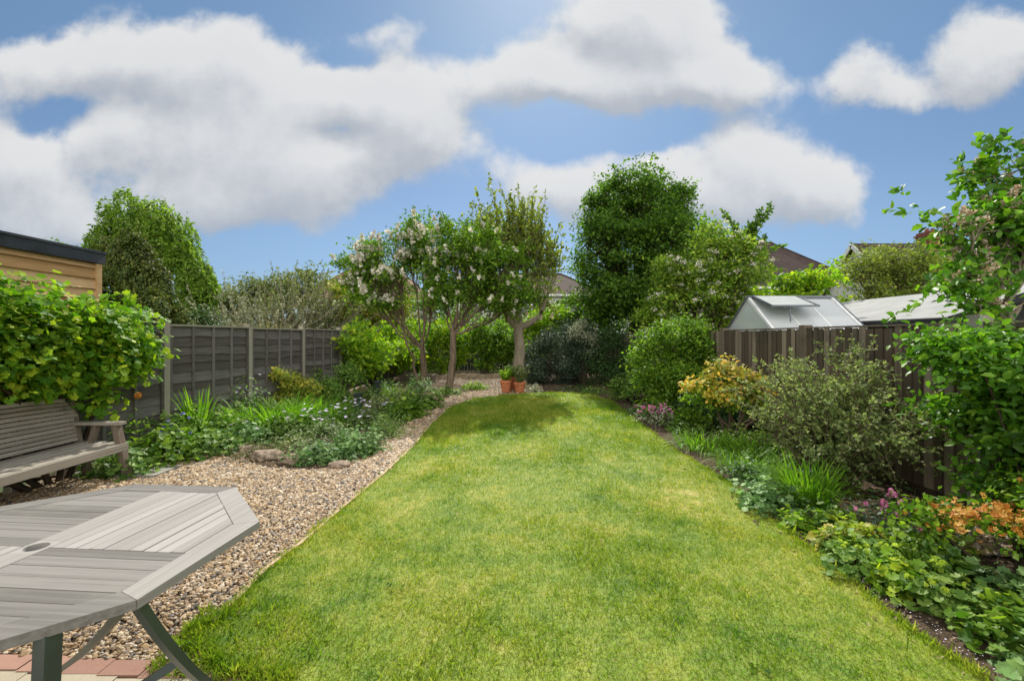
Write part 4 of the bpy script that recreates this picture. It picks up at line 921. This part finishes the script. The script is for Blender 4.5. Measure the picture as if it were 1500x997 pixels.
# ------------------------------------------------------------------ lilacs and apple
tL,C=tree('lilac_tree','left lilac tree with many cream flower clusters',(-2.74,13.5),.10,1.3,[(-4.75,13.5,3.5,.5,.6,.6),(-4.4,13.5,2.9,.6,.5,.5),(-4.6,13.6,4.0,.6,.7,.6),(-4.35,13.6,3.6,.8,.8,.8),(-3.5,13.4,4.2,.85,.9,.85),(-2.6,13.4,4.45,.8,.8,.75),(-3.6,13.2,2.95,.8,.8,.55),(-2.6,13.6,3.5,.7,.7,.6),(-2.05,13.3,3.9,.5,.6,.8),(-4.6,13.3,3.1,.45,.6,.45),(-3.1,13.2,4.9,.5,.5,.3)],620,30,.20,.085,'green',bark='bark',T=FF,shell=(.3,1.1),limbr=.26,twigs=.6)
blossoms(tL,C[C[:,1]<13.4]-[0,.25,-.03],135,'white',.18,.07,34)
wb=MB(); tubes(wb,[curve((-2.86,13.4,0),(-3.9,13.3,3.1),9,(.25,0,-.2),.03),curve((-2.7,13.4,0.2),(-2.5,13.3,3.2),9,(-.05,0,0),.03)],np.linspace(.05,.015,9),8); obj('side_trunk',wb,M['bark'],tL,smooth=True)
mbp=MB(); 
tR,C=tree('lilac_tree','right lilac tree with brown leaning trunk and sparser blossom',(-1.82,12.7),.105,1.75,[(-1.45,12.8,3.5,.8,.8,.8),(-.75,12.7,3.2,.8,.8,.85),(-1.1,12.7,4.1,.8,.8,.75),(-.15,12.7,2.9,.6,.6,.6),(-1.9,12.8,2.9,.55,.6,.5),(-.55,12.6,3.9,.7,.7,.7),(-1.5,12.7,4.6,.55,.55,.4),(.35,12.7,2.7,.45,.5,.5),(-1.0,12.7,2.6,.7,.5,.4),(.1,12.7,3.6,.5,.6,.5),(-.2,12.6,2.3,.5,.5,.35),(-2.2,12.8,3.9,.4,.5,.5)],640,30,.20,.085,'green',bark='bark',T=FF,shell=(.3,1.1),lean=(.14,0),twigs=.6,limbr=.3)
blossoms(tR,C[C[:,1]<12.7]-[0,.25,0],42,'white',.15,.06,26)
tA,C=tree('apple_tree','grey trunked apple tree with upright shoots behind the pots',(.20,14.0),.19,1.9,[(-1.05,14.2,4.1,.8,.8,.9),(-.2,14.1,4.6,.9,.8,.9),(.7,14.2,3.9,.8,.8,1.0),(-.7,14.2,3.0,.7,.7,.6),(1.0,14.1,2.9,.6,.6,.6),(.3,14.1,3.3,.7,.6,.6)],420,26,.22,.08,'apple',T=FQ,bark='barkpale',shell=(.2,1.1),limbr=.62)
n=300; st_=np.c_[rs.uniform(-1.6,1.4,n),rs.normal(14.1,.5,n),np.zeros(n)]; hz=1-((st_[:,0]+.1)/1.9)**2; st_[:,2]=3.0+hz*rs.uniform(.4,2.1,n)
pa,P,N,D=shoots(st_,np.c_[rs.normal(0,.16,n),rs.normal(0,.16,n),np.ones(n)],rs.uniform(.7,1.6,n)*(.6+.5*np.maximum(hz,0)),40,.0,lspread=.5,upn=.1); P=np.c_[P]
leaves(tA,FQ,P,N,D,.105,M['apple'],'shoot_leaves'); mb=MB(); tubes(mb,pa,np.linspace(.009,.003,6),4); obj('shoot',mb,M['bark'],tA)
blossoms(tA,np.c_[rs.normal(.45,.35,26),rs.normal(13.6,.1,26),rs.uniform(2.1,3.2,26)],26,'blush',.14,.05,18)
# ------------------------------------------------------------------ big trees behind
tS,C=tree('sycamore_tree','tall dense dark green tree rising behind the shaded shrubs',(4.75,16.6),.33,2.6,[(4.6,16.8,6.4,1.5,1.5,1.25),(3.3,16.6,5.6,.85,1.1,1.1),(5.9,16.8,6.0,1.0,1.2,1.2),(3.5,16.4,4.2,1.1,1.3,1.0),(5.2,16.2,4.8,1.4,1.4,1.2),(3.8,16.3,3.1,1.2,1.2,.8),(5.6,16.4,3.6,1.2,1.2,1.0),(4.2,16.7,7.15,.7,.9,.45),(6.5,16.8,6.4,.6,.7,.7),(2.85,16.4,5.0,.5,.6,.5),(3.3,16.2,2.4,1.0,1.0,.8),(4.7,16.0,2.6,1.0,1.0,.8),(3.4,16.6,6.7,.6,.8,.6),(5.6,16.6,7.0,.8,.8,.6),(6.7,16.8,5.6,.8,.8,.8),(2.75,16.4,5.8,.45,.6,.45),(6.3,16.6,4.6,.9,.9,.8)],1700,34,.26,.115,'syc',T=FF,bark='barkdark',shell=(.5,1.08),twigs=.5)
tE,C=tree('elder_tree','broad elder with flat creamy flower heads beside the greenhouse',(5.2,12.2),.16,1.2,[(5.0,12.2,3.3,1.0,1.0,.9),(5.9,12.2,3.6,.9,.9,.9),(4.6,12.0,2.4,.9,.9,.8),(5.8,12.0,2.4,1.1,.9,.8),(6.3,12.3,2.8,.6,.8,.7),(5.4,12.2,4.0,.8,.8,.5),(4.5,12.1,3.6,.45,.5,.4)],950,28,.20,.09,'elder',T=FF,shell=(.5,1.06))
bi=C[(C[:,1]<12.3)]; bi=bi[rs.choice(len(bi),85,False)]; fm=MB()
pp=(bi[:,None,:]+rs.normal(0,1,(85,34,3))*[.05,.05,.028]+np.array([0,-.25,.08])).reshape(-1,3); place(fm,T_star(5,.18,.05),pp,np.array([0,-.3,1])+.7*rs.normal(0,1,(len(pp),3)),rdir(len(pp)),.04); o_=obj('flower_heads',fm,M['cream'+'petal'] if False else M['white'],tE)
n=16; pa,P,N,D=shoots(np.repeat([[6.4,12.4,4.0]],n,0)+rs.normal(0,.15,(n,3)),np.c_[rs.normal(.25,.35,n),rs.normal(0,.2,n),np.ones(n)],rs.uniform(.9,1.7,n),60,.25,lspread=1.0); leaves(tE,FF,P,N,D,.115,M['syc'],'shoot_leaves'); mb=MB(); tubes(mb,pa,np.linspace(.02,.005,6),4); obj('shoot',mb,M['bark'],tE)
# lime foliage tree behind greenhouse
tree('young_tree','bright lime broad leaved sapling behind the greenhouse',(7.6,12.4),.06,1.7,[(7.2,12.4,2.5,.5,.5,.45),(8.1,12.4,2.55,.5,.5,.45),(7.5,12.3,3.1,.28,.3,.25),(8.0,12.3,3.2,.25,.3,.2),(8.45,12.3,3.05,.22,.25,.18),(6.7,12.2,2.6,.4,.4,.4)],150,16,.16,.15,'lime',T=FF)
tree('garden_tree','grey green rounded tree in front of the white gabled house',(12.9,15),.16,1.6,[(11.9,15,3.5,.7,1,.9),(12.5,15,3.3,1.0,1,1.0),(13.5,15,3.3,1.1,1,1.1),(12.9,15,4.1,1.1,.9,.6),(13.9,15,4.1,.8,.9,.5),(14.5,15.2,3.2,.9,.9,.9),(11.9,14.9,2.3,.7,.8,.7)],800,22,.22,.085,'apple',T=FQ,shell=(.5,1.06))
tree('garden_tree','mid green tree just right of the grey green rounded one',(15.6,15.5),.16,1.8,[(15.2,15.5,3.4,1.0,1,1.2),(16.4,15.5,3.6,1.2,1,1.1),(17.8,15.5,3.3,1.2,1,1.2)],420,20,.24,.1,'green',T=FQ)
# right edge lilac
tE2,C=tree('lilac_tree','big leaved lilac at the right edge with browning flower heads',(5.25,4.75),.05,1.7,[(5.15,4.7,2.35,.45,.5,.4),(5.5,4.8,2.8,.5,.5,.45),(5.2,4.7,3.05,.38,.4,.35),(5.6,4.8,3.4,.4,.4,.38),(4.75,4.6,2.75,.22,.25,.2),(4.85,4.5,1.95,.2,.25,.18),(4.72,4.7,2.15,.16,.2,.15),(5.9,4.9,3.0,.5,.5,.6),(5.0,4.7,2.55,.35,.3,.3)],330,14,.13,.085,'glossy',T=FO,bark='barkpale',shell=(.3,1.1),twigs=.9,limbr=.6)
blossoms(tE2,C,60,'blush',.19,.034,60)
# ------------------------------------------------------------------ left backdrop
def weeping():
    t=thing('willow_tree','tall weeping willow far beyond the left fence','tree',(-21,25,0)); wb=MB(); fk=(-21,25,4.5)
    B=[(-21.6,25,8.9,1.2,1.2,1.2),(-20.3,25,8.7,1.1,1.2,1.0),(-19.2,25,7.9,1.1,1.2,1.1),(-22.6,25,7.4,.8,1,1.0),(-18.4,24.8,6.5,.9,1,.9),(-20,24.8,7,1.5,1.2,1.4),(-21.8,24.8,6.4,1.3,1.2,1.3),(-17.6,24.7,5.4,.75,.8,.8),(-17.0,24.6,4.6,.5,.6,.5),(-19,24.6,5,1.5,1.2,1.5),(-20.8,24.5,4.8,1.6,1.2,1.5),(-17.6,24.6,3.6,.9,.8,.9)]
    lm=[curve((-21,25,4.3),(b[0],b[1],b[2]+b[5]*.5),8,(0,0,.6),.1) for b in B]
    tubes(wb,[curve((-21,25,0),(-21,25,4.5),6)],np.linspace(.4,.3,6),8); tubes(wb,lm,np.linspace(.2,.04,8),6); obj('trunk',wb,M['bark'],t,smooth=True)
    Bn=np.array(B); n=1500; b=Bn[rs.choice(len(B),n)]; d=rdir(n)
    st_=b[:,:3]+unit(d)*b[:,3:6]*rs.uniform(.5,1.02,(n,1)); dr=np.c_[d[:,0]*.35,d[:,1]*.35,-.9*np.ones(n)]
    pa,P,N,D=shoots(st_,dr,rs.uniform(.5,1.7,n),26,.1,lspread=.4,upn=.2,t0=0)
    leaves(t,T_quad(.22,.05),P,N,D,.20,M['willow'],'crown'); return t
weeping()
tree('distant_tree','small dark green tree peeping over the garden room roof',(-23.6,27),.2,4,[(-24.2,27,6.4,1.4,1,.9),(-22.7,27,6.6,1.4,1,.9),(-25.4,27,6.2,1.0,1,.8)],330,18,.35,.17,'green',T=FQ)
def conifer():
    t=thing('cypress','bronze green cypress with many rounded plumes beside the garden room','conifer',(-13.4,16,0)); wb=MB(); B=[]
    for x,z,h,r in [(-14.7,2.6,2.3,.75),(-13.9,2.9,2.3,.7),(-13.35,2.5,2.7,.65),(-13.0,2.2,2.5,.62),(-12.5,1.9,2.1,.55),(-14.3,1.7,2.0,.8),(-13.4,1.5,1.9,.8),(-12.7,1.4,1.6,.6),(-12.1,1.3,1.6,.5),(-11.85,1.1,1.3,.42),(-15.1,1.9,2.0,.6)]:
        B.append((x,16+rs.normal(0,.3)-(.3 if z<2 else 0),z*1.22+.35,r*.85,r*.85,h*.66))
    P_=[];N_=[];D_=[]
    Bn=np.array(B); n=4200; b=Bn[rs.choice(len(B),n)]; d=rdir(n); c=b[:,:3]+d*b[:,3:6]*rs.uniform(.80,1.02,(n,1))
    m=13; hgt=rs.uniform(.15,.34,n)
    tt=rs.uniform(0,1,(n,m)); P=c[:,None,:]+np.stack([rs.normal(0,.07,(n,m))*(1-tt*.6),rs.normal(0,.07,(n,m))*(1-tt*.6),tt*hgt[:,None]],-1)
    Dd=np.array([0,0,1.])+.35*rs.normal(0,1,(n,m,3)); Nn=d[:,None,:]+.4*rs.normal(0,1,(n,m,3))
    leaves(t,T_quad(.35,.1),P.reshape(-1,3),Nn.reshape(-1,3),Dd.reshape(-1,3),.09,M['conifer'],'crown')
    tubes(wb,[curve((-13.4,16,0),(b_[0],b_[1],b_[2]+.6),6) for b_ in B],np.linspace(.16,.03,6),6); obj('trunk',wb,M['barkdark'],t)
conifer()
def sprig(name,label,base,h,w,n,nl,ls,mat,grav=.05,bark='barkpale',cat='tree'):
    t=thing(name,label,cat,(base[0],base[1],0)); st_=np.repeat([[base[0],base[1],h*.15]],n,0)+rs.normal(0,1,(n,3))*[w*.33,w*.25,h*.15]; st_[:,2]=np.abs(st_[:,2])
    dr=np.c_[(st_[:,0]-base[0])*.5+rs.normal(0,.25,n),rs.normal(0,.2,n),np.ones(n)*1.1]
    pa,P,N,D=shoots(st_,dr,h*rs.uniform(.35,.85,n),nl,grav,lspread=.9); leaves(t,FQ,P,N,D,ls,M[mat],'crown'); mb=MB(); tubes(mb,pa,np.linspace(.03,.005,6)*h/4,4)
    tubes(mb,[curve((base[0],base[1],0),(base[0],base[1],h*.4),4)],[.08,.07,.06,.05],6); obj('trunk',mb,M[bark],t)
sprig('olive_tree','silvery olive like tree left of the red brown roof',(-9.6,20),4.3,2.2,170,90,.09,'olive')
sprig('olive_tree','pale silver leaved bushy tree above the middle of the lap fence',(-11.2,19),3.4,3.0,240,90,.09,'silver')
sprig('olive_tree','wispy grey green tree with sparse upright twigs before the red brown roof',(-8.5,20.5),4.2,1.6,130,80,.09,'olive')
tree('distant_tree','dull green rounded tree between willow and olive trees',(-15.8,27),.25,2,[(-16.0,27,3.8,1.6,1.2,1.5),(-14.2,27,4.2,1.3,1.2,1.3),(-12.6,27,4.4,1.4,1.2,1.2),(-17.2,27,3.2,1.2,1,1.3)],520,18,.32,.17,'olive',T=FQ)
def tallgrass(label,x0,x1,y,h,n,mat):
    t=thing('tall_grass',label,'plant',((x0+x1)/2,y,0)); P=np.c_[rs.uniform(x0,x1,n),rs.normal(y,.25,n),np.full(n,.6)]; D=np.c_[rs.normal(0,.2,(n,2)),np.ones(n)]; mb=MB(); place(mb,T_blade(.012,.4,4),P,rdir(n),D,(h-.6)*rs.uniform(.75,1.08,n)); obj('foliage',mb,M[mat],t)
tallgrass('bronze yellow reedy growth standing behind the left fence',-8.6,-6.5,13.2,2.15,420,'tall')
bush('dark leaved shrub behind the lap fence right of the cypress',[(-9.7,14,1.7,.5,.5,.9)],110,16,.18,.09,'dark',T=FQ)
tree('orchard_tree','copper tinged leafy tree below the red brown roof',(-7.6,21),.12,1.5,[(-7.9,21,3.3,.8,.8,.9),(-7.0,21,2.8,.9,.8,1.0),(-6.0,21.3,2.7,.9,.8,.9)],300,18,.25,.12,'gold',T=FQ)
tree('orchard_tree','leafy green tree over the fence left of the lilac canopy',(-8.6,22),.12,1.2,[(-8.6,22,2.3,.9,.8,.8),(-7.2,22,2.2,1.0,.8,.9),(-5.6,22.3,2.5,1.0,.8,1.1),(-4.0,22.5,2.7,1.2,.8,1.2)],520,18,.25,.12,'green',T=FQ)
tree('orchard_tree','leafy tree behind the end fence seen under the lilac canopies',(-1.2,23),.12,1.0,[(-2.4,23,2.2,1.2,.8,.9),(-.8,23,2.1,1.2,.8,.8),(1.0,23,2.1,1.2,.8,.9),(3.0,23,2.4,1.3,.8,1.1)],480,18,.25,.12,'green',T=FQ)
tree('distant_tree','wall of green foliage beyond the sycamore to the left of the greenhouse',(7.2,21),.2,1.5,[(5.5,21,3.0,1.6,1,1.5),(7.6,21,2.8,1.6,1,1.4),(9.4,21,2.8,1.4,1,1.2),(11.4,21.5,2.6,1.5,1,1.2)],620,18,.3,.15,'syc',T=FQ)
# ------------------------------------------------------------------ right border shrubs
shrub('shrub','large glossy green shrub pressing against the right fence nearest the camera',[(3.75,3.55,1.2,.42,.55,.5),(3.78,3.0,1.15,.45,.6,.52),(3.75,2.4,1.1,.5,.6,.55),(3.8,3.3,.75,.38,.5,.42),(3.75,2.5,.65,.4,.5,.45),(3.7,3.72,1.45,.30,.3,.22),(3.8,1.9,1.1,.5,.5,.6)],1300,20,.13,.062,'glossy',T=FO,stems=26,shell=(.35,1.05),up=.55,lump=14)
def cotoneaster():
    c=(3.45,4.75); t=thing('cotoneaster','arching grey green shrub with tiny leaves in front of the right fence','shrub',(c[0],c[1],0)); n=120
    a=rs.uniform(0,6.28,n); o=rs.uniform(.15,1.0,n); dr=np.c_[np.cos(a)*o*.58,np.sin(a)*o*.80,1.2-o*.42]; st_=np.repeat([[c[0],c[1],.0]],n,0)+np.c_[rs.normal(0,.07,(n,2)),np.zeros(n)]
    L=rs.uniform(1.0,1.85,n); pa,_,_,_=shoots(st_,dr,L,2,.22,K=9)
    pa[:,:,0]=np.minimum(pa[:,:,0],3.98+0*pa[:,:,0]); mb=MB(); tubes(mb,pa,np.linspace(.013,.003,9),5)
    # side twigs
    k_=11; ix=rs.randint(2,9,(n,k_)); s2=pa[np.arange(n)[:,None],ix].reshape(-1,3); d2=np.repeat(unit(pa[:,-1]-pa[:,3]),k_,0)*.8+rs.normal(0,.5,(n*k_,3))+[0,0,.15]
    pb,P,N,D=shoots(s2,d2,rs.uniform(.14,.40,n*k_),26,.2,K=5,lspread=.7,t0=0); tubes(mb,pb,np.linspace(.004,.0015,5),3)
    ok=(P[:,2]>.12)&(P[:,0]<4.0); leaves(t,FQ,P[ok],N[ok],D[ok],.034,M['cotoneaster']); obj('stem',mb,M['bark'],t)
cotoneaster()
def pieris():
    c=(3.40,6.95); t=thing('pieris','yellow and orange tipped evergreen shrub on bare twisted stems','shrub',(c[0],c[1],0)); wb=MB()
    B=[(3.0,6.9,.80,.30,.28,.22),(3.3,6.85,1.02,.32,.3,.2),(3.62,6.8,.88,.28,.28,.2),(3.25,6.75,.70,.30,.25,.2),(3.75,6.7,.62,.2,.22,.22)]
    lm=[curve((c[0]+rs.normal(0,.03),c[1],-.02),b[:3],7,(.06,0,-.05),.025) for b in B for _ in (0,1)]; tubes(wb,lm,np.linspace(.028,.010,7),6); obj('stem',wb,M['bark'],t,smooth=True)
    C,Bc,P,N,D=crown(B,150,16,.075,(.45,1.05),.7,-.3); leaves(t,FF,P,N,D,.07,M['pieris'],'young_leaves')
    C,Bc,P,N,D=crown([(b[0],b[1]+.05,b[2]-.12,b[3],b[4],b[5]) for b in B],110,14,.09,(.3,1.0),.5,-.6); leaves(t,FF,P,N,D,.07,M['green'],'old_leaves')
pieris()
shrub('shrub','rounded bright green shrub halfway along the right fence',[(3.35,9.0,1.22,.92,.8,.72),(2.85,9.1,1.0,.55,.6,.6),(3.1,8.8,.6,.6,.5,.5),(3.5,9.2,.62,.55,.6,.55),(2.9,9.1,.45,.45,.5,.42),(3.6,9.4,1.45,.4,.5,.38)],1000,20,.12,.062,'green',T=FF,stems=22)
shrub('shrub','dark leafy shrub leaning over the far right lawn edge',[(2.9,10.7,.45,.45,.5,.45),(2.55,11.1,.35,.35,.4,.35),(3.3,10.9,.7,.45,.5,.5)],330,18,.12,.07,'mound',T=FF)
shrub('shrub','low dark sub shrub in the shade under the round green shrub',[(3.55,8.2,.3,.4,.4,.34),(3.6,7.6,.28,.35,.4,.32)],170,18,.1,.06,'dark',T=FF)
shrub('fern','lacy mid green foliage left of the yellow tipped shrub',[(3.0,7.35,.30,.28,.3,.32)],60,16,.1,.06,'green',T=FF,cat='fern')
def M_(*a,**k_): return mound('perennial',*a,**k_)
GV=T_lobed(5,.07,.3)
t,P=M_('grey green edging plant dotted with pink by the far right lawn edge',(2.70,8.15),.40,.34,900,.045,'silver',FQ); add_flowers(t,'pale_pink_flower',P[P[:,2]>.2][:40],1.3)
t,P=M_('second pink dotted grey green clump just beyond the first on the right edge',(2.62,9.1),.28,.24,450,.045,'mint',FQ); add_flowers(t,'pale_pink_flower',P[P[:,2]>.14][:18],1.2)
M_('dark green perennial clump below the round green shrub',(2.95,7.5),.36,.26,420,.07,'mound',GV)
straps('daylily','bright strap leaved clump in front of the yellow tipped shrub',(2.75,6.35),.35,.36,330,.020,'strap')
straps('daylily','bright strap leaved clump right of the bare twisted stems',(3.25,5.95),.38,.36,330,.020,'strap')
straps('daylily','strap leaved clump between the lawn edge and the grey green arching shrub',(2.85,5.35),.34,.33,300,.020,'strap')
straps('iris','taller narrow upright green clump left of the pink flowers',(2.82,4.22),.20,.50,300,.018,'strap',.6,.35)
M_('blue green leafy mound at the lawn edge before the upright clump',(2.40,4.15),.30,.24,620,.055,'mint',GV)
M_('blue green leafy mound tucked at the lawn edge beside the strap leaved clumps',(2.66,4.95),.26,.22,420,.05,'mint',GV)
M_('small lime green clump on the bare soil edge',(2.38,3.68),.15,.13,190,.045,'lime',GV)
M_('mid green clump behind the small lime edge plant',(2.65,3.62),.22,.2,300,.055,'green',GV)
t,P=M_('dark leaved plant covered in bright pink flowers',(2.92,3.50),.30,.30,700,.04,'bluedark',FF); P=P[(P[:,2]>.16)&(P[:,1]<3.6)]; add_flowers(t,'pink_flower',P[:11]+[0,-.02,.04],.95,.12)
t,P=shrub('azalea','orange flowering azalea below the large glossy shrub',[(2.95,2.85,.36,.30,.3,.2),(3.3,2.75,.42,.32,.3,.22),(3.6,2.9,.36,.3,.3,.2)],150,14,.09,.05,'green',T=FF)
add_flowers(t,'orange_flower',P[(P[:,2]>.30)][:80]+[0,-.03,.03],.7)
C,Bc,Pp,N,D=crown([(3.0,2.78,.40,.26,.2,.16),(3.35,2.68,.46,.26,.2,.16)],75,8,.05,(.6,1.1),.6,0.0); leaves(t,T_star(5,.18,.2),Pp,N,D,.032,M['orange'],'flower_mass')['kind']='stuff'
gl_=[((2.42,3.05),.24,'yellow flowered lady\'s mantle clump at the narrowest part of the soil edge','mound',1),((2.60,2.62),.22,'yellow flowered lady\'s mantle clump in the middle of the front border','mound',1),((2.83,3.02),.26,'broad leaved green clump behind the yellow flowered edge plants','green',0),
     ((2.95,2.60),.28,'blue green geranium mound below the orange azalea','mint',0),((2.66,2.28),.24,'glossy green leaf clump nearest the lawn corner on the right','green',0),((3.05,2.25),.30,'large blue green geranium mound at the right frame edge','mint',0),((2.50,1.98),.22,'pale green geranium clump at the bottom right corner','mint',0),((2.85,1.85),.28,'leafy green clump in the extreme bottom right corner','mint',0),((2.45,2.80),.15,'small fresh green seedling patch between the two yellow flowered clumps','lime',0),((2.55,3.32),.2,'yellowish leafy patch in front of the pink flowers','gold',1)]
for c,r,l,m,fl in gl_:
    t,P=M_(l,c,r*1.12,.15+r*.16,int(2300*r),.055,m,T_lobed(7,.09,.22))
    if fl: add_flowers(t,'yellow_flower',P[P[:,2]>.12][:26]+[0,0,.02],.85,.05)
for c,r,h,m,l in [((3.55,6.6),.42,.25,'mound','low mid green planting at the foot of the right fence behind the pieris'),((3.6,5.6),.4,.22,'dark','low dark planting behind the strap leaves by the fence'),((3.5,3.9),.24,.2,'dark','dark low leaves at the base of the grey green arching shrub'),((3.25,3.35),.2,.16,'gold','bronzy low leaves beside the pink flowers')]:
    M_(l,c,r,h,int(900*r),.06,m,FF)
t,P=M_('tiny blue flowered patch under the arching shrub',(3.1,4.6),.18,.22,200,.05,'mound',FF); add_flowers(t,'blue_flower',P[P[:,2]>.1][:12],1.4)
# ------------------------------------------------------------------ left bed
for c,r,h,m,l in [((-4.55,5.75),.42,.34,'green','leafy geranium mass at the near end of the left bed'),((-4.1,6.05),.34,.24,'mound','low geranium mound at the gravel edge of the left bed'),((-4.75,6.5),.4,.42,'mound','leafy perennial clump below the first fence post'),((-3.95,6.55),.3,.24,'mint','grey green clump at the gravel edge behind the first mound'),((-4.35,6.9),.36,.32,'green','green clump right of the upright iris leaves'),((-3.6,7.1),.3,.24,'green','green clump bordering the gravel left of the island bed'),((-4.55,5.2),.3,.22,'mound','low leafy growth beside the bench arm')]:
    M_(l,c,r*1.15,h*1.3,int(1900*r),.07,m,GV)
t,P=M_('bed plant with small violet flowers below the first post',(-4.6,6.15),.25,.48,250,.06,'green',FF); add_flowers(t,'blue_flower',P[P[:,2]>.25][:14],1.3)
t=thing('rose','single pale orange rose beside the first fence post','flower',(-4.85,5.8,0)); mb=MB(); tubes(mb,[curve((-4.85,5.8,0),(-4.85,5.75,.82),5,(.03,0,0))],np.linspace(.005,.003,5),4); obj('stem',mb,M['heather'],t); inst('flower',FM['orange_flower'],t,(-4.85,5.75,.84),scale=1.9)
leaves(t,FF,np.array([-4.85,5.78,.4])+rs.normal(0,.1,(50,3)),rdir(50)+[0,0,1],rdir(50),.07,M['green'])
straps('iris','tall upright sword leaved iris clump against the lap fence',(-4.78,6.75),.12,.85,90,.022,'strap',.25,.22)
straps('daylily','broad bright strap leaved mass in the left bed',(-4.15,7.7),.62,.72,1300,.020,'strap',1.1,.6)
straps('daylily','second bright strap leaved mass to the right in the left bed',(-3.6,8.2),.55,.62,1000,.020,'strap',1.1,.6)
straps('daylily','strap leaved clump at the foot of the yellow green shrub',(-4.3,8.6),.4,.6,450,.020,'strap',1.1,.6)
bush('yellow green spirea shrub with bronze tips in the left bed',[(-4.7,9.1,.55,.42,.4,.42),(-4.25,9.2,.5,.42,.4,.38)],300,18,.10,.055,'gold',T=FF)
bush('grey green bushy shrub behind the daylilies',[(-4.1,10.2,.55,.5,.45,.52),(-3.75,10.1,.4,.4,.4,.4)],340,18,.11,.05,'mound',T=FF)
bush('darker green shrub in front of the laurel hedge end',[(-4.55,10.6,.6,.45,.4,.5)],170,18,.12,.06,'green',T=FF)
t,P=M_('pale pink flowered tall perennial against the lap fence',(-4.7,7.9),.35,.85,500,.06,'mound',FF); add_flowers(t,'daisy_flower',P[P[:,2]>.5][:26],.7)
for c,r,h,m,l in [((-3.6,12.2),.45,.4,'mint','grey leaved planting by the back of the left bed'),((-3.9,13.4),.4,.4,'mound','soft green clump before the laurel hedge middle'),((-3.0,14.4),.35,.45,'mint','grey green plants around the timber planter'),((-3.6,11.0),.4,.35,'mound','loose green clump left of the marker posts'),((-3.55,8.9),.3,.3,'green','green clump beside the nearer marker post')]:
    M_(l,c,r,h,int(900*r),.075,m,FF)
# island bed
t,P=M_('wide patch of pale lilac daisies in the island bed',(-3.2,7.0),.72,.28,2600,.05,'heather',FQ)
q=np.c_[rs.normal(-3.15,.50,60),rs.normal(7.15,.45,60),rs.uniform(.30,.42,60)]; add_flowers(t,'daisy_flower',q,.9,.25)
t,P=M_('second patch of pale daisies further back in the island bed',(-2.55,7.9),.45,.34,1500,.05,'heather',FQ)
q=np.c_[rs.normal(-2.6,.33,34),rs.normal(7.9,.35,34),rs.uniform(.36,.52,34)]; add_flowers(t,'daisy_flower',q,.9,.25)
M_('fresh variegated green mound spilling onto the gravel at the island bed front',(-2.50,5.70),.30,.22,900,.05,'mint',GV)
M_('fresh green mound at the right front of the island bed',(-2.12,6.05),.34,.30,1000,.055,'mint',GV)
M_('low olive green mat behind the rocks of the island bed',(-3.1,6.15),.5,.2,1300,.04,'olive',FQ)
M_('brown heathery mat hugging the rocks',(-3.45,5.95),.35,.13,700,.035,'dry',FQ)
M_('dark feathery lavender mound right of the daisies',(-1.98,7.05),.34,.36,1700,.045,'heather',T_quad(.12,.03),up=.1)
M_('leafy geranium mound at the narrow end of the island bed',(-2.15,8.8),.42,.34,1000,.075,'green',GV)
M_('second geranium mound further along the narrow end',(-2.0,10.0),.42,.36,900,.075,'mound',GV)
M_('mixed olive green perennial behind the lavender',(-2.7,9.4),.4,.42,900,.06,'olive',FF)
M_('low planting at the foot of the right lilac trunk',(-1.8,12.3),.42,.2,500,.07,'mound',FF)
M_('yellow green low plant right of the second lilac trunk',(-1.15,13.5),.4,.2,450,.08,'lime',FF)
M_('grey green tuft at the foot of the left lilac trunk',(-2.7,12.8),.38,.4,700,.06,'mint',FF)
M_('mid green clump between the marker posts and lilac trunk',(-2.9,11.2),.42,.4,800,.06,'green',FF)
straps('grass_tuft','tiny lime seedling by the table at the left frame edge',(-4.3,4.0),.06,.12,24,.05,'strap',.6,.6)

fl=MB(); q=rpoly(LAWND,90); n=len(q); place(fl,T_fold(.3,.12),np.c_[q,np.full(n,.05)],np.array([0,0,1])+.4*rs.normal(0,1,(n,3)),rdir(n),rs.uniform(.015,.035,n))
tag(obj('fallen_leaves',fl,M['dry']),'small dry leaves scattered on the lawn','leaves',kind='stuff')
wd=MB(); ct=rpoly(LAWND,38); q=np.repeat(ct,9,0)+rs.normal(0,.035,(38*9,2)); n=len(q); place(wd,T_fold(.34,.1),np.c_[q,np.full(n,.035)],np.array([0,0,1])+.35*rs.normal(0,1,(n,3)),rdir(n),rs.uniform(.02,.045,n))
tag(obj('lawn_weeds',wd,M['green']),'low broad leaved weeds growing in the lawn','weeds',kind='stuff')
